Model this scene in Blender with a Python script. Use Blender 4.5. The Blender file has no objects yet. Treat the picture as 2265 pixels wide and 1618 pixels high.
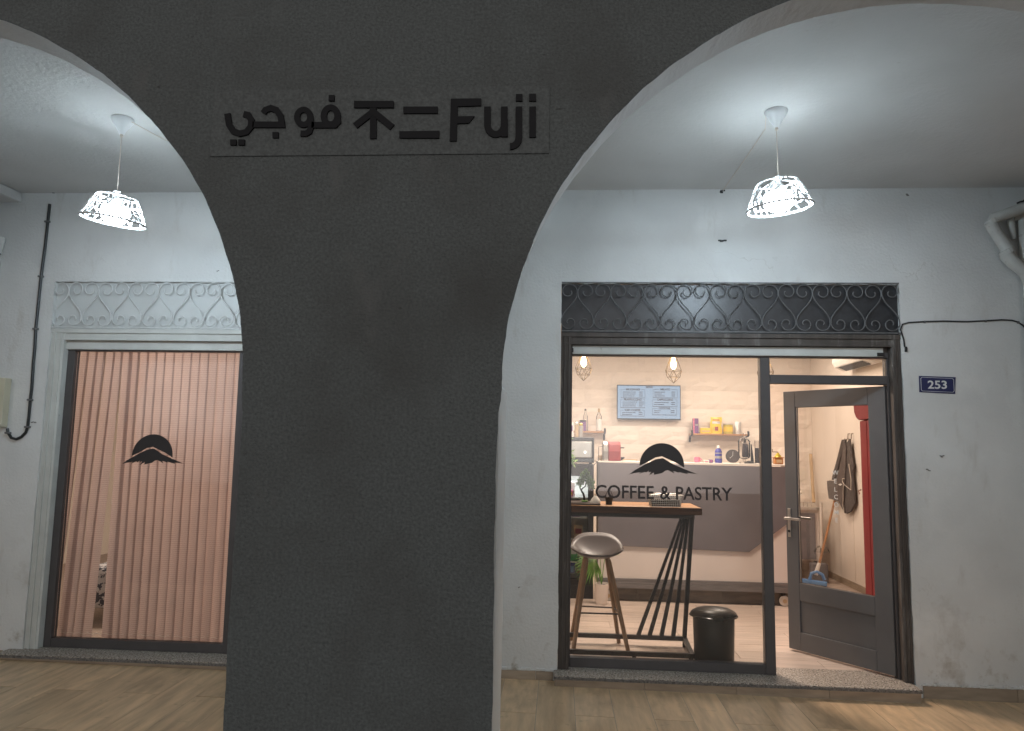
import bpy, bmesh, math, random
import numpy as np
from mathutils import Vector, Matrix
random.seed(7)
S = bpy.context.scene
C = S.collection
PI = math.pi
rad = math.radians

# ------------------------------------------------------------------ camera
EYE = Vector((0.0, -5.2, 1.6007))
YAW, PITCH, ROLL, FOC = rad(3.873), rad(6.311), rad(1.027), 1600.0
fwd = Vector((-math.sin(YAW)*math.cos(PITCH), math.cos(YAW)*math.cos(PITCH), math.sin(PITCH)))
r0 = Vector((math.cos(YAW), math.sin(YAW), 0)); u0 = r0.cross(fwd)
right = r0*math.cos(ROLL) + u0*math.sin(ROLL); up = right.cross(fwd)
cd = bpy.data.cameras.new('camera'); cam = bpy.data.objects.new('camera', cd); C.objects.link(cam)
cam.matrix_world = Matrix.Translation(EYE) @ Matrix((right, up, -fwd)).transposed().to_4x4()
cd.sensor_width = 36; cd.sensor_fit = 'HORIZONTAL'; cd.lens = 36*FOC/2265; cd.clip_start = .05; cd.clip_end = 500
S.camera = cam

# ------------------------------------------------------------------ night sky (light-polluted, dim)
W = bpy.data.worlds.new('World'); S.world = W; W.use_nodes = True
nt = W.node_tree; bg = nt.nodes['Background']
sky = nt.nodes.new('ShaderNodeTexSky'); sky.sky_type = 'NISHITA'; sky.sun_disc = False
sky.sun_elevation = rad(1.0); sky.sun_rotation = rad(180)
hs = nt.nodes.new('ShaderNodeHueSaturation'); hs.inputs['Saturation'].default_value = .10
nt.links.new(sky.outputs[0], hs.inputs['Color']); nt.links.new(hs.outputs[0], bg.inputs['Color'])
bg.inputs['Strength'].default_value = .07
S.view_settings.view_transform = 'Standard'; S.view_settings.look = 'None'
S.view_settings.exposure = 1.52; S.view_settings.gamma = 1; S.view_settings.use_curve_mapping = False
S.cycles.max_bounces = 8; S.cycles.transparent_max_bounces = 16

# ------------------------------------------------------------------ photo-measured survey helpers: a sight line met with a real plane
def ray(px, py):
    return right*((px-1132.5)/FOC) - up*((py-809)/FOC) + fwd
def U(px, py, Y):
    r = ray(px, py); t = (Y-EYE.y)/r.y; p = EYE + r*t; return (p.x, p.z)
def UX(px, py, X):
    r = ray(px, py); t = (X-EYE.x)/r.x; p = EYE + r*t; return (p.y, p.z)

# ------------------------------------------------------------------ materials
def M(name, col, rough=.6, metal=0., var=.12, scale=6., bump=0., bscale=80., rnd=0., spec=.5, stretch=None,
      col2=None, trans=0., coat=0., detail=4.):
    m = bpy.data.materials.new(name); m.use_nodes = True; n = m.node_tree; N = n.nodes; L = n.links
    b = N['Principled BSDF']; b.inputs['Roughness'].default_value = rough; b.inputs['Metallic'].default_value = metal
    b.inputs['Specular IOR Level'].default_value = spec; b.inputs['Coat Weight'].default_value = coat
    tc = N.new('ShaderNodeTexCoord'); mp = N.new('ShaderNodeMapping')
    L.new(tc.outputs['Object'], mp.inputs['Vector'])
    if stretch: mp.inputs['Scale'].default_value = stretch
    vec = mp.outputs[0]
    oi = None
    if rnd:
        oi = N.new('ShaderNodeObjectInfo'); ad = N.new('ShaderNodeVectorMath'); ad.operation = 'MULTIPLY_ADD'
        L.new(oi.outputs['Random'], ad.inputs[0]); ad.inputs[1].default_value = (37, 53, 71); L.new(vec, ad.inputs[2]); vec = ad.outputs[0]
    nz = N.new('ShaderNodeTexNoise'); nz.inputs['Scale'].default_value = scale; nz.inputs['Detail'].default_value = detail
    L.new(vec, nz.inputs['Vector'])
    mx = N.new('ShaderNodeMix'); mx.data_type = 'RGBA'
    c = Vector(col); c2 = Vector(col2) if col2 else c
    lo = [max(0, v*(1-var)) for v in c]; hi = [min(1, v*(1+var)) for v in c2]
    mx.inputs['A'].default_value = (*lo, 1); mx.inputs['B'].default_value = (*hi, 1)
    rp = N.new('ShaderNodeMapRange'); rp.inputs['From Min'].default_value = .3; rp.inputs['From Max'].default_value = .7
    L.new(nz.outputs['Fac'], rp.inputs['Value']); L.new(rp.outputs[0], mx.inputs['Factor'])
    out = mx.outputs['Result']
    if rnd:
        hv = N.new('ShaderNodeHueSaturation'); mr = N.new('ShaderNodeMapRange')
        mr.inputs['To Min'].default_value = 1-rnd; mr.inputs['To Max'].default_value = 1+rnd
        L.new(oi.outputs['Random'], mr.inputs['Value']); L.new(mr.outputs[0], hv.inputs['Value']); L.new(out, hv.inputs['Color']); out = hv.outputs[0]
    L.new(out, b.inputs['Base Color'])
    if bump:
        n2 = N.new('ShaderNodeTexNoise'); n2.inputs['Scale'].default_value = bscale; n2.inputs['Detail'].default_value = 5
        L.new(vec, n2.inputs['Vector']); bp = N.new('ShaderNodeBump'); bp.inputs['Strength'].default_value = bump
        bp.inputs['Distance'].default_value = .01
        L.new(n2.outputs['Fac'], bp.inputs['Height']); L.new(bp.outputs[0], b.inputs['Normal'])
    if trans:
        b.inputs['Transmission Weight'].default_value = trans
    return m
def wear(m, col, scale, lo, hi, detail=6, stretch=(1, 1, 1), zfade=None):
    """stains of their own colour over material m, optionally kept below a height"""
    n = m.node_tree; N = n.nodes; L = n.links; b = N['Principled BSDF']
    src = b.inputs['Base Color'].links[0].from_socket
    tc = N.new('ShaderNodeTexCoord'); mp = N.new('ShaderNodeMapping'); mp.inputs['Scale'].default_value = stretch
    L.new(tc.outputs['Object'], mp.inputs[0]); nz = N.new('ShaderNodeTexNoise')
    nz.inputs['Scale'].default_value = scale; nz.inputs['Detail'].default_value = detail; nz.inputs['Roughness'].default_value = .65
    L.new(mp.outputs[0], nz.inputs[0])
    mr = N.new('ShaderNodeMapRange'); mr.inputs['From Min'].default_value = lo; mr.inputs['From Max'].default_value = hi
    L.new(nz.outputs['Fac'], mr.inputs['Value']); f = mr.outputs[0]
    if zfade:
        sp = N.new('ShaderNodeSeparateXYZ'); L.new(tc.outputs['Object'], sp.inputs[0])
        m2 = N.new('ShaderNodeMapRange'); m2.inputs['From Min'].default_value = zfade[1]; m2.inputs['From Max'].default_value = zfade[0]
        L.new(sp.outputs['Z'], m2.inputs['Value']); mm = N.new('ShaderNodeMath'); mm.operation = 'MULTIPLY'
        L.new(f, mm.inputs[0]); L.new(m2.outputs[0], mm.inputs[1]); f = mm.outputs[0]
    mx = N.new('ShaderNodeMix'); mx.data_type = 'RGBA'; mx.inputs['B'].default_value = (*col, 1)
    L.new(f, mx.inputs['Factor']); L.new(src, mx.inputs['A']); L.new(mx.outputs['Result'], b.inputs['Base Color'])
    return m
def cracks(m, col, scale=1.3, w=.0035, lo=.52, hi=.60):
    n = m.node_tree; N = n.nodes; L = n.links; b = N['Principled BSDF']; src = b.inputs['Base Color'].links[0].from_socket
    tc = N.new('ShaderNodeTexCoord'); nz = N.new('ShaderNodeTexNoise'); nz.inputs['Scale'].default_value = 4; nz.inputs['Detail'].default_value = 6
    L.new(tc.outputs['Object'], nz.inputs[0]); ma = N.new('ShaderNodeVectorMath'); ma.operation = 'MULTIPLY_ADD'; ma.inputs[1].default_value = (.35, .35, .35)
    L.new(nz.outputs['Color'], ma.inputs[0]); L.new(tc.outputs['Object'], ma.inputs[2])
    v = N.new('ShaderNodeTexVoronoi'); v.feature = 'DISTANCE_TO_EDGE'; v.inputs['Scale'].default_value = scale; L.new(ma.outputs[0], v.inputs['Vector'])
    a = N.new('ShaderNodeMapRange'); a.inputs['From Min'].default_value = w; a.inputs['From Max'].default_value = w*.3; L.new(v.outputs['Distance'], a.inputs['Value'])
    n2 = N.new('ShaderNodeTexNoise'); n2.inputs['Scale'].default_value = .9; L.new(tc.outputs['Object'], n2.inputs[0])
    c = N.new('ShaderNodeMapRange'); c.inputs['From Min'].default_value = lo; c.inputs['From Max'].default_value = hi; L.new(n2.outputs['Fac'], c.inputs['Value'])
    mm = N.new('ShaderNodeMath'); mm.operation = 'MULTIPLY'; L.new(a.outputs[0], mm.inputs[0]); L.new(c.outputs[0], mm.inputs[1])
    mx = N.new('ShaderNodeMix'); mx.data_type = 'RGBA'; mx.inputs['B'].default_value = (*col, 1)
    L.new(mm.outputs[0], mx.inputs['Factor']); L.new(src, mx.inputs['A']); L.new(mx.outputs['Result'], b.inputs['Base Color'])
def emit(name, col, st):
    m = bpy.data.materials.new(name); m.use_nodes = True; n = m.node_tree; n.nodes.clear()
    e = n.nodes.new('ShaderNodeEmission'); e.inputs[0].default_value = (*col, 1); e.inputs[1].default_value = st
    o = n.nodes.new('ShaderNodeOutputMaterial'); n.links.new(e.outputs[0], o.inputs[0]); return m
def glassy(name, tint=(1, 1, 1), ior=1.45, rough=.0, dirt=0.):
    m = bpy.data.materials.new(name); m.use_nodes = True; n = m.node_tree; n.nodes.clear(); N = n.nodes; L = n.links
    t = N.new('ShaderNodeBsdfTransparent'); t.inputs[0].default_value = (*tint, 1)
    g = N.new('ShaderNodeBsdfGlossy'); g.inputs['Roughness'].default_value = rough
    f = N.new('ShaderNodeFresnel'); f.inputs[0].default_value = ior
    mx = N.new('ShaderNodeMixShader'); L.new(f.outputs[0], mx.inputs[0]); L.new(t.outputs[0], mx.inputs[1]); L.new(g.outputs[0], mx.inputs[2])
    o = N.new('ShaderNodeOutputMaterial'); sh = mx.outputs[0]
    if dirt:
        d = N.new('ShaderNodeBsdfDiffuse'); d.inputs[0].default_value = (.5, .5, .5, 1)
        nz = N.new('ShaderNodeTexNoise'); nz.inputs['Scale'].default_value = 3; nz.inputs['Detail'].default_value = 6
        mu = N.new('ShaderNodeMath'); mu.operation = 'MULTIPLY'; mu.inputs[1].default_value = dirt
        L.new(nz.outputs['Fac'], mu.inputs[0]); m2 = N.new('ShaderNodeMixShader'); L.new(mu.outputs[0], m2.inputs[0])
        L.new(sh, m2.inputs[1]); L.new(d.outputs[0], m2.inputs[2]); sh = m2.outputs[0]
    L.new(sh, o.inputs[0]); return m

m_white = M('white plaster', (.66, .665, .65), .85, var=.07, scale=2.2, bump=.35, bscale=55)
wear(m_white, (.33, .28, .22), 3.2, .56, .74, zfade=(.1, 1.1))
wear(m_white, (.40, .37, .33), 26, .70, .76, detail=8)
wear(m_white, (.72, .72, .70), 1.3, .55, .7)
wear(m_white, (.55, .535, .50), 5, .58, .74, stretch=(1, 1, .3))
wear(m_white, (.36, .32, .26), 9, .55, .70, zfade=(.05, .40))
m_ceil = M('ceiling plaster', (.58, .58, .57), .9, var=.06, scale=1.6, bump=.3, bscale=40)
wear(m_ceil, (.45, .43, .40), 9, .70, .80)
m_dark = M('dark grey rendered wall', (.178, .193, .191), .95, var=.22, scale=85, bump=1., bscale=110, spec=.2, detail=6)
wear(m_dark, (.03, .03, .03), 55, .71, .76, detail=3, stretch=(1, 1, 1.6))
wear(m_dark, (.135, .137, .132), 1.7, .45, .8)
wear(m_dark, (.10, .10, .095), 16, .68, .76, stretch=(1, 1, 2.4))
wear(m_dark, (.085, .080, .072), 2.6, .42, .72, zfade=(-.1, .55))
wear(m_dark, (.20, .213, .21), 2.2, .60, .75, stretch=(1, 1, .3))
wear(m_dark, (.20, .205, .20), 4.0, .62, .75, stretch=(1, 1, .5))
cracks(m_white, (.50, .49, .46), 1.3, .0028, .60, .72)
m_signpanel = M('grey sign panel', (.168, .180, .178), .9, var=.2, scale=85, bump=.6, bscale=110, spec=.2, detail=6)
m_signblack = M('black sign letters', (.012, .012, .014), .6, var=.2, scale=20, spec=.3)
m_frame = M('charcoal aluminium', (.066, .060, .060), .45, var=.08, scale=9, bump=.05, bscale=200)
m_rust = M('worn brown steel', (.075, .062, .053), .6, var=.3, scale=12, bump=.25, bscale=60, stretch=(1, 1, .25))
wear(m_rust, (.19, .175, .16), 14, .55, .7, stretch=(1, 1, .12))
m_guide = M('white painted steel', (.55, .56, .53), .55, var=.08, scale=7, bump=.1, bscale=90)
wear(m_guide, (.20, .15, .11), 9, .66, .74, stretch=(1, 1, .4))
m_doorgrey = M('grey painted door', (.115, .112, .112), .45, var=.06, scale=5, bump=.04, bscale=160)
m_panel = M('black transom sheet', (.028, .03, .034), .36, var=.25, scale=20, bump=.03, bscale=30)
wear(m_panel, (.10, .10, .10), 60, .66, .72)
m_panelw = M('pale transom sheet', (.56, .58, .57), .5, var=.06, scale=5, bump=.05)
m_iron = M('grey painted iron', (.13, .13, .13), .5, var=.2, scale=30)
m_ironw = M('white painted iron', (.60, .61, .60), .5, var=.1, scale=30)
m_granite = M('speckled granite', (.40, .34, .28), .55, var=.0, scale=2)
wear(m_granite, (.08, .065, .055), 85, .50, .58, detail=2); wear(m_granite, (.66, .60, .54), 70, .58, .64, detail=2)
m_granedge = M('rough granite edge', (.16, .15, .14), .9, var=.5, scale=90, bump=.6, bscale=120)
m_plank = M('wood look porch tile', (.56, .38, .225), .42, var=.2, scale=3.2, rnd=.10, bump=.08, bscale=30, stretch=(6, .8, 1), col2=(.60, .42, .25), detail=8)
wear(m_plank, (.33, .235, .14), 7, .6, .76, stretch=(1, 1, 1)); wear(m_plank, (.035, .03, .025), 17, .735, .77, detail=3)
m_grout = M('tile grout', (.33, .30, .26), .9, var=.15, scale=30)
m_itile = M('pale wood look floor tile', (.50, .40, .335), .4, var=.16, scale=3, rnd=.07, bump=.05, bscale=30, stretch=(.8, 7, 1), detail=7)
m_igrout = M('pale grout', (.36, .28, .23), .9, var=.1, scale=30)
m_skirt = M('brown skirting tile', (.34, .27, .20), .5, var=.2, scale=5, rnd=.12, stretch=(1, 1, 5))
m_skirtd = M('dark plinth tile', (.12, .095, .075), .5, var=.3, scale=6, rnd=.15, stretch=(1, 1, 5))
m_iwall = M('warm white interior paint', (.74, .66, .58), .8, var=.03, scale=2, bump=.08, bscale=60)
m_foam = M('embossed white wall panel', (.76, .68, .60), .6, var=.02, scale=3, rnd=.012, bump=.5, bscale=12, stretch=(1, 1, 1.6), detail=2)
m_cgrey = M('grey counter board', (.150, .135, .142), .55, var=.07, scale=4, bump=.03, bscale=100)
m_cwhite = M('white counter board', (.66, .58, .53), .5, var=.03, scale=3)
m_cbase = M('brushed grey plinth board', (.155, .14, .135), .5, var=.2, scale=6, stretch=(1, 1, 12))
m_ctop = M('white counter top', (.75, .69, .62), .35, var=.03)
m_wood = M('oiled wood', (.42, .21, .085), .4, var=.25, scale=5, stretch=(.5, 6, 6), detail=7)
m_wooddk = M('dark stained wood edge', (.075, .035, .02), .5, var=.5, scale=6, stretch=(.6, 5, 9), bump=.2)
m_steelblk = M('brown black steel', (.030, .022, .018), .42, var=.25, scale=14)
m_legwood = M('walnut stool legs', (.29, .175, .10), .45, var=.25, scale=6, stretch=(6, 6, .5))
m_seat = M('dark grey plastic seat', (.16, .142, .14), .38, var=.06, scale=8)
m_bin = M('black plastic', (.018, .016, .015), .35, var=.2, scale=9)
m_black = M('matt black', (.015, .014, .014), .5, var=.2, scale=12)
m_blackgl = M('gloss black', (.012, .012, .013), .15, var=.1)
m_silver = M('brushed silver', (.55, .53, .50), .32, metal=.85, var=.08, scale=20)
m_chrome = M('chrome', (.7, .68, .65), .15, metal=1, var=.03)
m_whitep = M('white plastic', (.78, .75, .70), .4, var=.03)
m_pot = M('white ceramic', (.74, .64, .57), .45, var=.04, scale=4)
m_red = M('red plastic', (.27, .022, .02), .5, var=.08)
m_redfr = M('red cabinet paint', (.20, .016, .020), .45, var=.12, scale=3)
m_leaf = M('green leaf', (.10, .21, .035), .5, var=.5, scale=14)
m_leafp = M('pale green leaf', (.22, .33, .10), .5, var=.4, scale=14)
m_yellow = M('yellow packaging', (.78, .53, .02), .35, var=.06)
m_gold = M('gold tin', (.50, .40, .05), .35, metal=.3, var=.2, scale=30)
m_purple = M('purple packaging', (.16, .05, .20), .4, var=.2, scale=20)
m_pink = M('pink packaging', (.65, .17, .27), .4, var=.3, scale=40)
m_blue = M('blue packaging', (.05, .05, .30), .35, var=.2, scale=14)
m_blue2 = M('bright blue plastic', (.12, .30, .62), .4, var=.15)
m_green = M('green packaging', (.06, .36, .10), .4, var=.3, scale=30)
m_foil = M('silver foil', (.50, .48, .46), .35, metal=.6, var=.1, scale=12, bump=.8, bscale=60)
m_tan = M('tan card', (.48, .34, .20), .6, var=.15)
m_wooditem = M('warm box wood', (.36, .16, .055), .45, var=.25, scale=12)
m_bean = M('coffee beans', (.035, .02, .022), .45, var=.6, scale=130, bump=1., bscale=150)
m_brass = M('brass cage wire', (.16, .115, .065), .4, metal=.6, var=.1)
m_apron = M('grey apron cloth', (.105, .083, .075), .9, var=.2, scale=8, bump=.6, bscale=25)
m_aprond = M('dark apron cloth', (.075, .060, .055), .9, var=.25, scale=8, bump=.6, bscale=25)
m_cord = M('pale cord', (.62, .55, .48), .7, var=.1)
m_cableblk = M('black cable', (.02, .022, .022), .45, var=.2, scale=10)
m_pipe = M('white painted pipe', (.52, .52, .49), .6, var=.1, scale=9, bump=.2, bscale=50)
wear(m_pipe, (.2, .17, .13), 11, .62, .72)
m_meter = M('cream meter box', (.57, .53, .40), .5, var=.08, scale=4)
m_bluep = M('enamel navy', (.022, .026, .10), .3, var=.1)
m_whitepr = M('white print', (.74, .74, .72), .5, var=.05)
m_decal = M('black vinyl', (.018, .014, .014), .5, var=.1)
m_latt = M('white lattice plastic', (.82, .84, .85), .5, var=.02)
m_glass = glassy('window glass', (.96, .97, .96), dirt=.035)
m_glassc = glassy('clear glass', (.93, .93, .92), 1.5)
m_jar = glassy('jar glass', (.97, .965, .96), 1.28, .05)
m_pattern = M('patterned fabric', (.5, .48, .48), .9, var=.1)
wear(m_pattern, (.03, .03, .05), 22, .5, .53, detail=2)
m_ground = M('street paving', (.12, .115, .11), .9, var=.2, scale=2, bump=.3)
e_cool = emit('cool bulb', (.78, .92, 1.), 30)
e_warm = emit('warm bulb', (1., .66, .28), 12)
e_panel = emit('ceiling panel light', (1., .80, .62), 3)
e_fridge = emit('fridge strip light', (.85, .93, 1.), 1.5)
e_screen = emit('menu screen', (.36, .45, .58), .36)
m_scrtext = M('screen text', (.05, .06, .10), .6, var=.05)
# vertical blind: woven, lets light through
m_blind = M('pink woven blind', (.64, .50, .465), .8, var=.05, scale=5)
def _blind(m):
    n = m.node_tree; N = n.nodes; L = n.links; b = N['Principled BSDF']; o = [x for x in N if x.type == 'OUTPUT_MATERIAL'][0]
    tc = N.new('ShaderNodeTexCoord'); w = N.new('ShaderNodeTexWave'); w.wave_type = 'BANDS'; w.bands_direction = 'Z'
    w.inputs['Scale'].default_value = 22; w.inputs['Distortion'].default_value = .6; w.inputs['Detail'].default_value = 2
    L.new(tc.outputs['Object'], w.inputs[0])
    src = b.inputs['Base Color'].links[0].from_socket
    mx = N.new('ShaderNodeMix'); mx.data_type = 'RGBA'; mx.blend_type = 'MULTIPLY'; mx.inputs['B'].default_value = (.80, .76, .74, 1)
    L.new(w.outputs['Fac'], mx.inputs['Factor']); L.new(src, mx.inputs['A']); L.new(mx.outputs['Result'], b.inputs['Base Color'])
    t = N.new('ShaderNodeBsdfTranslucent'); L.new(mx.outputs['Result'], t.inputs[0])
    s = N.new('ShaderNodeMixShader'); s.inputs[0].default_value = .50
    L.new(b.outputs[0], s.inputs[1]); L.new(t.outputs[0], s.inputs[2]); L.new(s.outputs[0], o.inputs[0])
_blind(m_blind)

# ------------------------------------------------------------------ geometry helpers
class B:
    def __init__(s): s.v = []; s.f = []; s.m = []
    def add(s, vs, fs, mi=0):
        k = len(s.v); s.v += [tuple(v) for v in vs]; s.f += [tuple(i+k for i in f) for f in fs]; s.m += [mi]*len(fs); return s
    def box(s, x0, x1, y0, y1, z0, z1, mi=0):
        return s.add([(x, y, z) for z in (z0, z1) for y in (y0, y1) for x in (x0, x1)],
                     [(0, 2, 3, 1), (4, 5, 7, 6), (0, 1, 5, 4), (2, 6, 7, 3), (0, 4, 6, 2), (1, 3, 7, 5)], mi)
    def tube(s, pts, r, n=8, closed=False, mi=0, flat=1.):
        P = [Vector(p) for p in pts]; k = len(P); rs = r if isinstance(r, (list, tuple)) else [r]*k
        vs = []; up0 = None
        for i, p in enumerate(P):
            a = P[(i-1) % k] if (closed or i > 0) else p; b = P[(i+1) % k] if (closed or i < k-1) else p
            t = (b-a).normalized()
            if up0 is None:
                up0 = Vector((0, 1, 0)) if abs(t.y) < .9 else Vector((1, 0, 0))
            e1 = (up0 - t*up0.dot(t)); e1 = e1.normalized() if e1.length > 1e-6 else t.orthogonal().normalized(); up0 = e1
            e2 = t.cross(e1)
            for j in range(n):
                q = 2*PI*(j+.5)/n; vs.append(p + e1*math.cos(q)*rs[i] + e2*math.sin(q)*rs[i]*flat)
        fs = []
        for i in range(k if closed else k-1):
            for j in range(n):
                a = i*n+j; b = i*n+(j+1) % n; c = ((i+1) % k)*n+(j+1) % n; d = ((i+1) % k)*n+j; fs.append((a, b, c, d))
        if not closed: fs += [tuple(range(n))[::-1], tuple(range((k-1)*n, k*n))]
        return s.add(vs, fs, mi)
    def lathe(s, cx, cy, prof, n=20, mi=0, sx=1., sy=1., caps=True):
        vs = []; fs = []
        for r, z in prof:
            for j in range(n):
                q = 2*PI*j/n; vs.append((cx+r*sx*math.cos(q), cy+r*sy*math.sin(q), z))
        k = len(prof)
        for i in range(k-1):
            for j in range(n): fs.append((i*n+j, i*n+(j+1) % n, (i+1)*n+(j+1) % n, (i+1)*n+j))
        if caps: fs += [tuple(range(n))[::-1], tuple(range((k-1)*n, k*n))]
        return s.add(vs, fs, mi)
    def prism(s, poly, y0, y1, mi=0, axis='y'):
        n = len(poly); f = (lambda a, b, y: (a, y, b)) if axis == 'y' else (lambda a, b, y: (y, a, b)) if axis == 'x' else (lambda a, b, y: (a, b, y))
        vs = [f(a, b, y0) for a, b in poly] + [f(a, b, y1) for a, b in poly]
        return s.add(vs, [tuple(range(n)), tuple(range(n, 2*n))[::-1]] + [(i, i+n, (i+1) % n+n, (i+1) % n) for i in range(n)], mi)
    def strip(s, pts, w, y0, y1, mi=0):
        """mitred stroke of width w along pts in the XZ plane"""
        P = [Vector(p) for p in pts]; L = []; R = []
        for i, p in enumerate(P):
            d0 = (P[i]-P[i-1]).normalized() if i else None; d1 = (P[i+1]-P[i]).normalized() if i < len(P)-1 else None
            d0 = d0 or d1; d1 = d1 or d0; t = (d0+d1).normalized(); nn = Vector((-t.y, t.x)); k = 1/max(.5, nn.dot(Vector((-d0.y, d0.x))))
            L.append(p+nn*w/2*k); R.append(p-nn*w/2*k)
        vs = []; fs = []
        for a, b in zip(L, R): vs += [(a.x, y0, a.y), (b.x, y0, b.y), (b.x, y1, b.y), (a.x, y1, a.y)]
        for i in range(len(P)-1):
            a = 4*i
            for j in range(4): fs.append((a+j, a+(j+1) % 4, a+4+(j+1) % 4, a+4+j))
        e = 4*(len(P)-1); fs += [(0, 1, 2, 3), (e+3, e+2, e+1, e)]
        return s.add(vs, fs, mi)
    def grid(s, fn, nu, nv, mi=0):
        vs = [fn(i/nu, j/nv) for j in range(nv+1) for i in range(nu+1)]
        return s.add(vs, [(j*(nu+1)+i, j*(nu+1)+i+1, (j+1)*(nu+1)+i+1, (j+1)*(nu+1)+i) for j in range(nv) for i in range(nu)], mi)
    def mesh(s, name, mats, smooth=False, merge=False):
        me = bpy.data.meshes.new(name); bm = bmesh.new()
        vs = [bm.verts.new(v) for v in s.v]
        for f, mi in zip(s.f, s.m):
            try: fc = bm.faces.new([vs[i] for i in f]); fc.material_index = mi
            except ValueError: pass
        if merge: bmesh.ops.remove_doubles(bm, verts=bm.verts, dist=1e-5)
        bmesh.ops.recalc_face_normals(bm, faces=bm.faces); bm.to_mesh(me); bm.free()
        for m in (mats if isinstance(mats, (list, tuple)) else [mats]): me.materials.append(m)
        if smooth:
            me.polygons.foreach_set('use_smooth', [True]*len(me.polygons)); me.set_sharp_from_angle(angle=rad(40))
        return me
    def build(s, name, mats, parent=None, bevel=0., smooth=False, merge=False):
        o = bpy.data.objects.new(name, s.mesh(name, mats, smooth, merge)); C.objects.link(o)
        if parent is not None: setpar(o, parent)
        if bevel:
            b = o.modifiers.new('edge', 'BEVEL'); b.width = bevel; b.segments = 2; b.limit_method = 'ANGLE'; b.angle_limit = rad(40)
        return o
def setpar(o, p):
    o.parent = p
    if p.parent is None and p.type == 'EMPTY': o.matrix_parent_inverse = p.matrix_basis.inverted()
def thing(name, label, cat, loc=(0, 0, 0), group=None):
    o = bpy.data.objects.new(name, None); C.objects.link(o); o.location = loc; o.empty_display_size = .1
    o.matrix_basis = Matrix.Translation(loc)
    o['label'] = label; o['category'] = cat
    if group: o['group'] = group
    return o
def tag(o, label, cat, group=None):
    o['label'] = label; o['category'] = cat
    if group: o['group'] = group
    return o
def struct(o): o['kind'] = 'structure'; return o
def dup(root, dx=0, dy=0, dz=0, label=None):
    r = root.copy(); C.objects.link(r); r.location = (root.location.x+dx, root.location.y+dy, root.location.z+dz)
    if label: r['label'] = label
    for ch in list(root.children):
        c = ch.copy(); C.objects.link(c); c.parent = r
        for g in list(ch.children):
            d = g.copy(); C.objects.link(d); d.parent = c
    return r
def light(name, kind, loc, power, col, parent=None, size=.05, rot=None):
    l = bpy.data.lights.new(name, kind); l.energy = power; l.color = col
    if kind == 'POINT': l.shadow_soft_size = size
    if kind == 'AREA': l.shape = 'RECTANGLE'; l.size, l.size_y = size
    o = bpy.data.objects.new(name, l); C.objects.link(o); o.location = loc
    if parent is not None: setpar(o, parent)
    return o
def text_mesh(body, h=None, width=None, weight=0., depth=.002):
    """(verts, faces) of lettering in XZ facing -Y, lower-left at the origin"""
    cu = bpy.data.curves.new('lettering', 'FONT'); cu.body = body; cu.extrude = depth/2; cu.offset = weight; cu.resolution_u = 4
    ob = bpy.data.objects.new('lettering', cu); C.objects.link(ob); bpy.context.view_layer.update()
    me = bpy.data.meshes.new_from_object(ob.evaluated_get(bpy.context.evaluated_depsgraph_get()))
    v = np.array([tuple(x.co) for x in me.vertices]); f = [tuple(p.vertices) for p in me.polygons]
    bpy.data.objects.remove(ob); bpy.data.curves.remove(cu); bpy.data.meshes.remove(me)
    mn = v.min(0); mxx = v.max(0); v = v - mn; w0, h0 = (mxx-mn)[:2]
    sx = width/w0 if width else h/h0; sz = h/h0 if h else sx
    return [(a*sx, -c, b*sz) for a, b, c in v], f
def put_text(b, body, x, z, y, h=None, width=None, weight=0., depth=.002, mi=0):
    v, f = text_mesh(body, h, width, weight, depth); b.add([(p[0]+x, p[1]+y, p[2]+z) for p in v], f, mi)

# ================================================================== SETTING
FL = .070          # shop floor height
struct(B().box(-24, 24, -24, 8, -.5, -.13).build('street_ground', m_ground))
# porch floor: planks laid front to back, gently sloping to the east
pf = struct(B().box(-6.2, 6.2, -2.45, .0, -.12, -.0016).build('porch_floor', m_grout))
pf.rotation_euler = (0, .0077, 0)
pw, pl = .235, 1.2
pm = B().box(0, pw-.003, 0, pl-.004, -.006, 0).mesh('plank', m_plank)
i = 0; x = -6.0
while x < 6.0:
    y = -2.44 + (0 if i % 2 else -.6); first = True
    while y < -.02:
        y0 = max(y, -2.44); y1 = min(y+pl, -.012)
        o = bpy.data.objects.new('plank', pm); C.objects.link(o); o.parent = pf; o.location = (x, y0, random.uniform(-.0008, .0008))
        o.scale = (1, (y1-y0-.004)/(pl-.004), 1); y += pl
    x += pw; i += 1
CZ = 3.49
struct(B().box(-6.2, 6.2, -2.27, 0.0, CZ, CZ+.2).build('porch_ceiling', m_ceil))
bm_ = B().box(-4.75, -4.195, -2.26, -.002, 3.41, CZ-.002).build('ceiling_beam', m_ceil, bevel=.015)
tag(bm_, 'white plastered ceiling beam over the meter box end of the porch', 'beam')

# ---- facade wall with two shop openings
wall = thing('facade_wall', 'white plastered shopfront wall behind the arches, with two wide openings', 'wall', (0, .1, 0))
LX = -3.875; OW = 2.385; OZ = 2.785
def wallpiece(x0, x1, z0, z1): return B().box(x0, x1, 0, .24, z0, z1)
wp = [(-6.2, LX, -.12, 4.2), (LX+OW, 0, -.12, 4.2), (OW, 6.2, -.12, 4.2)]
b = B()
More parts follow.
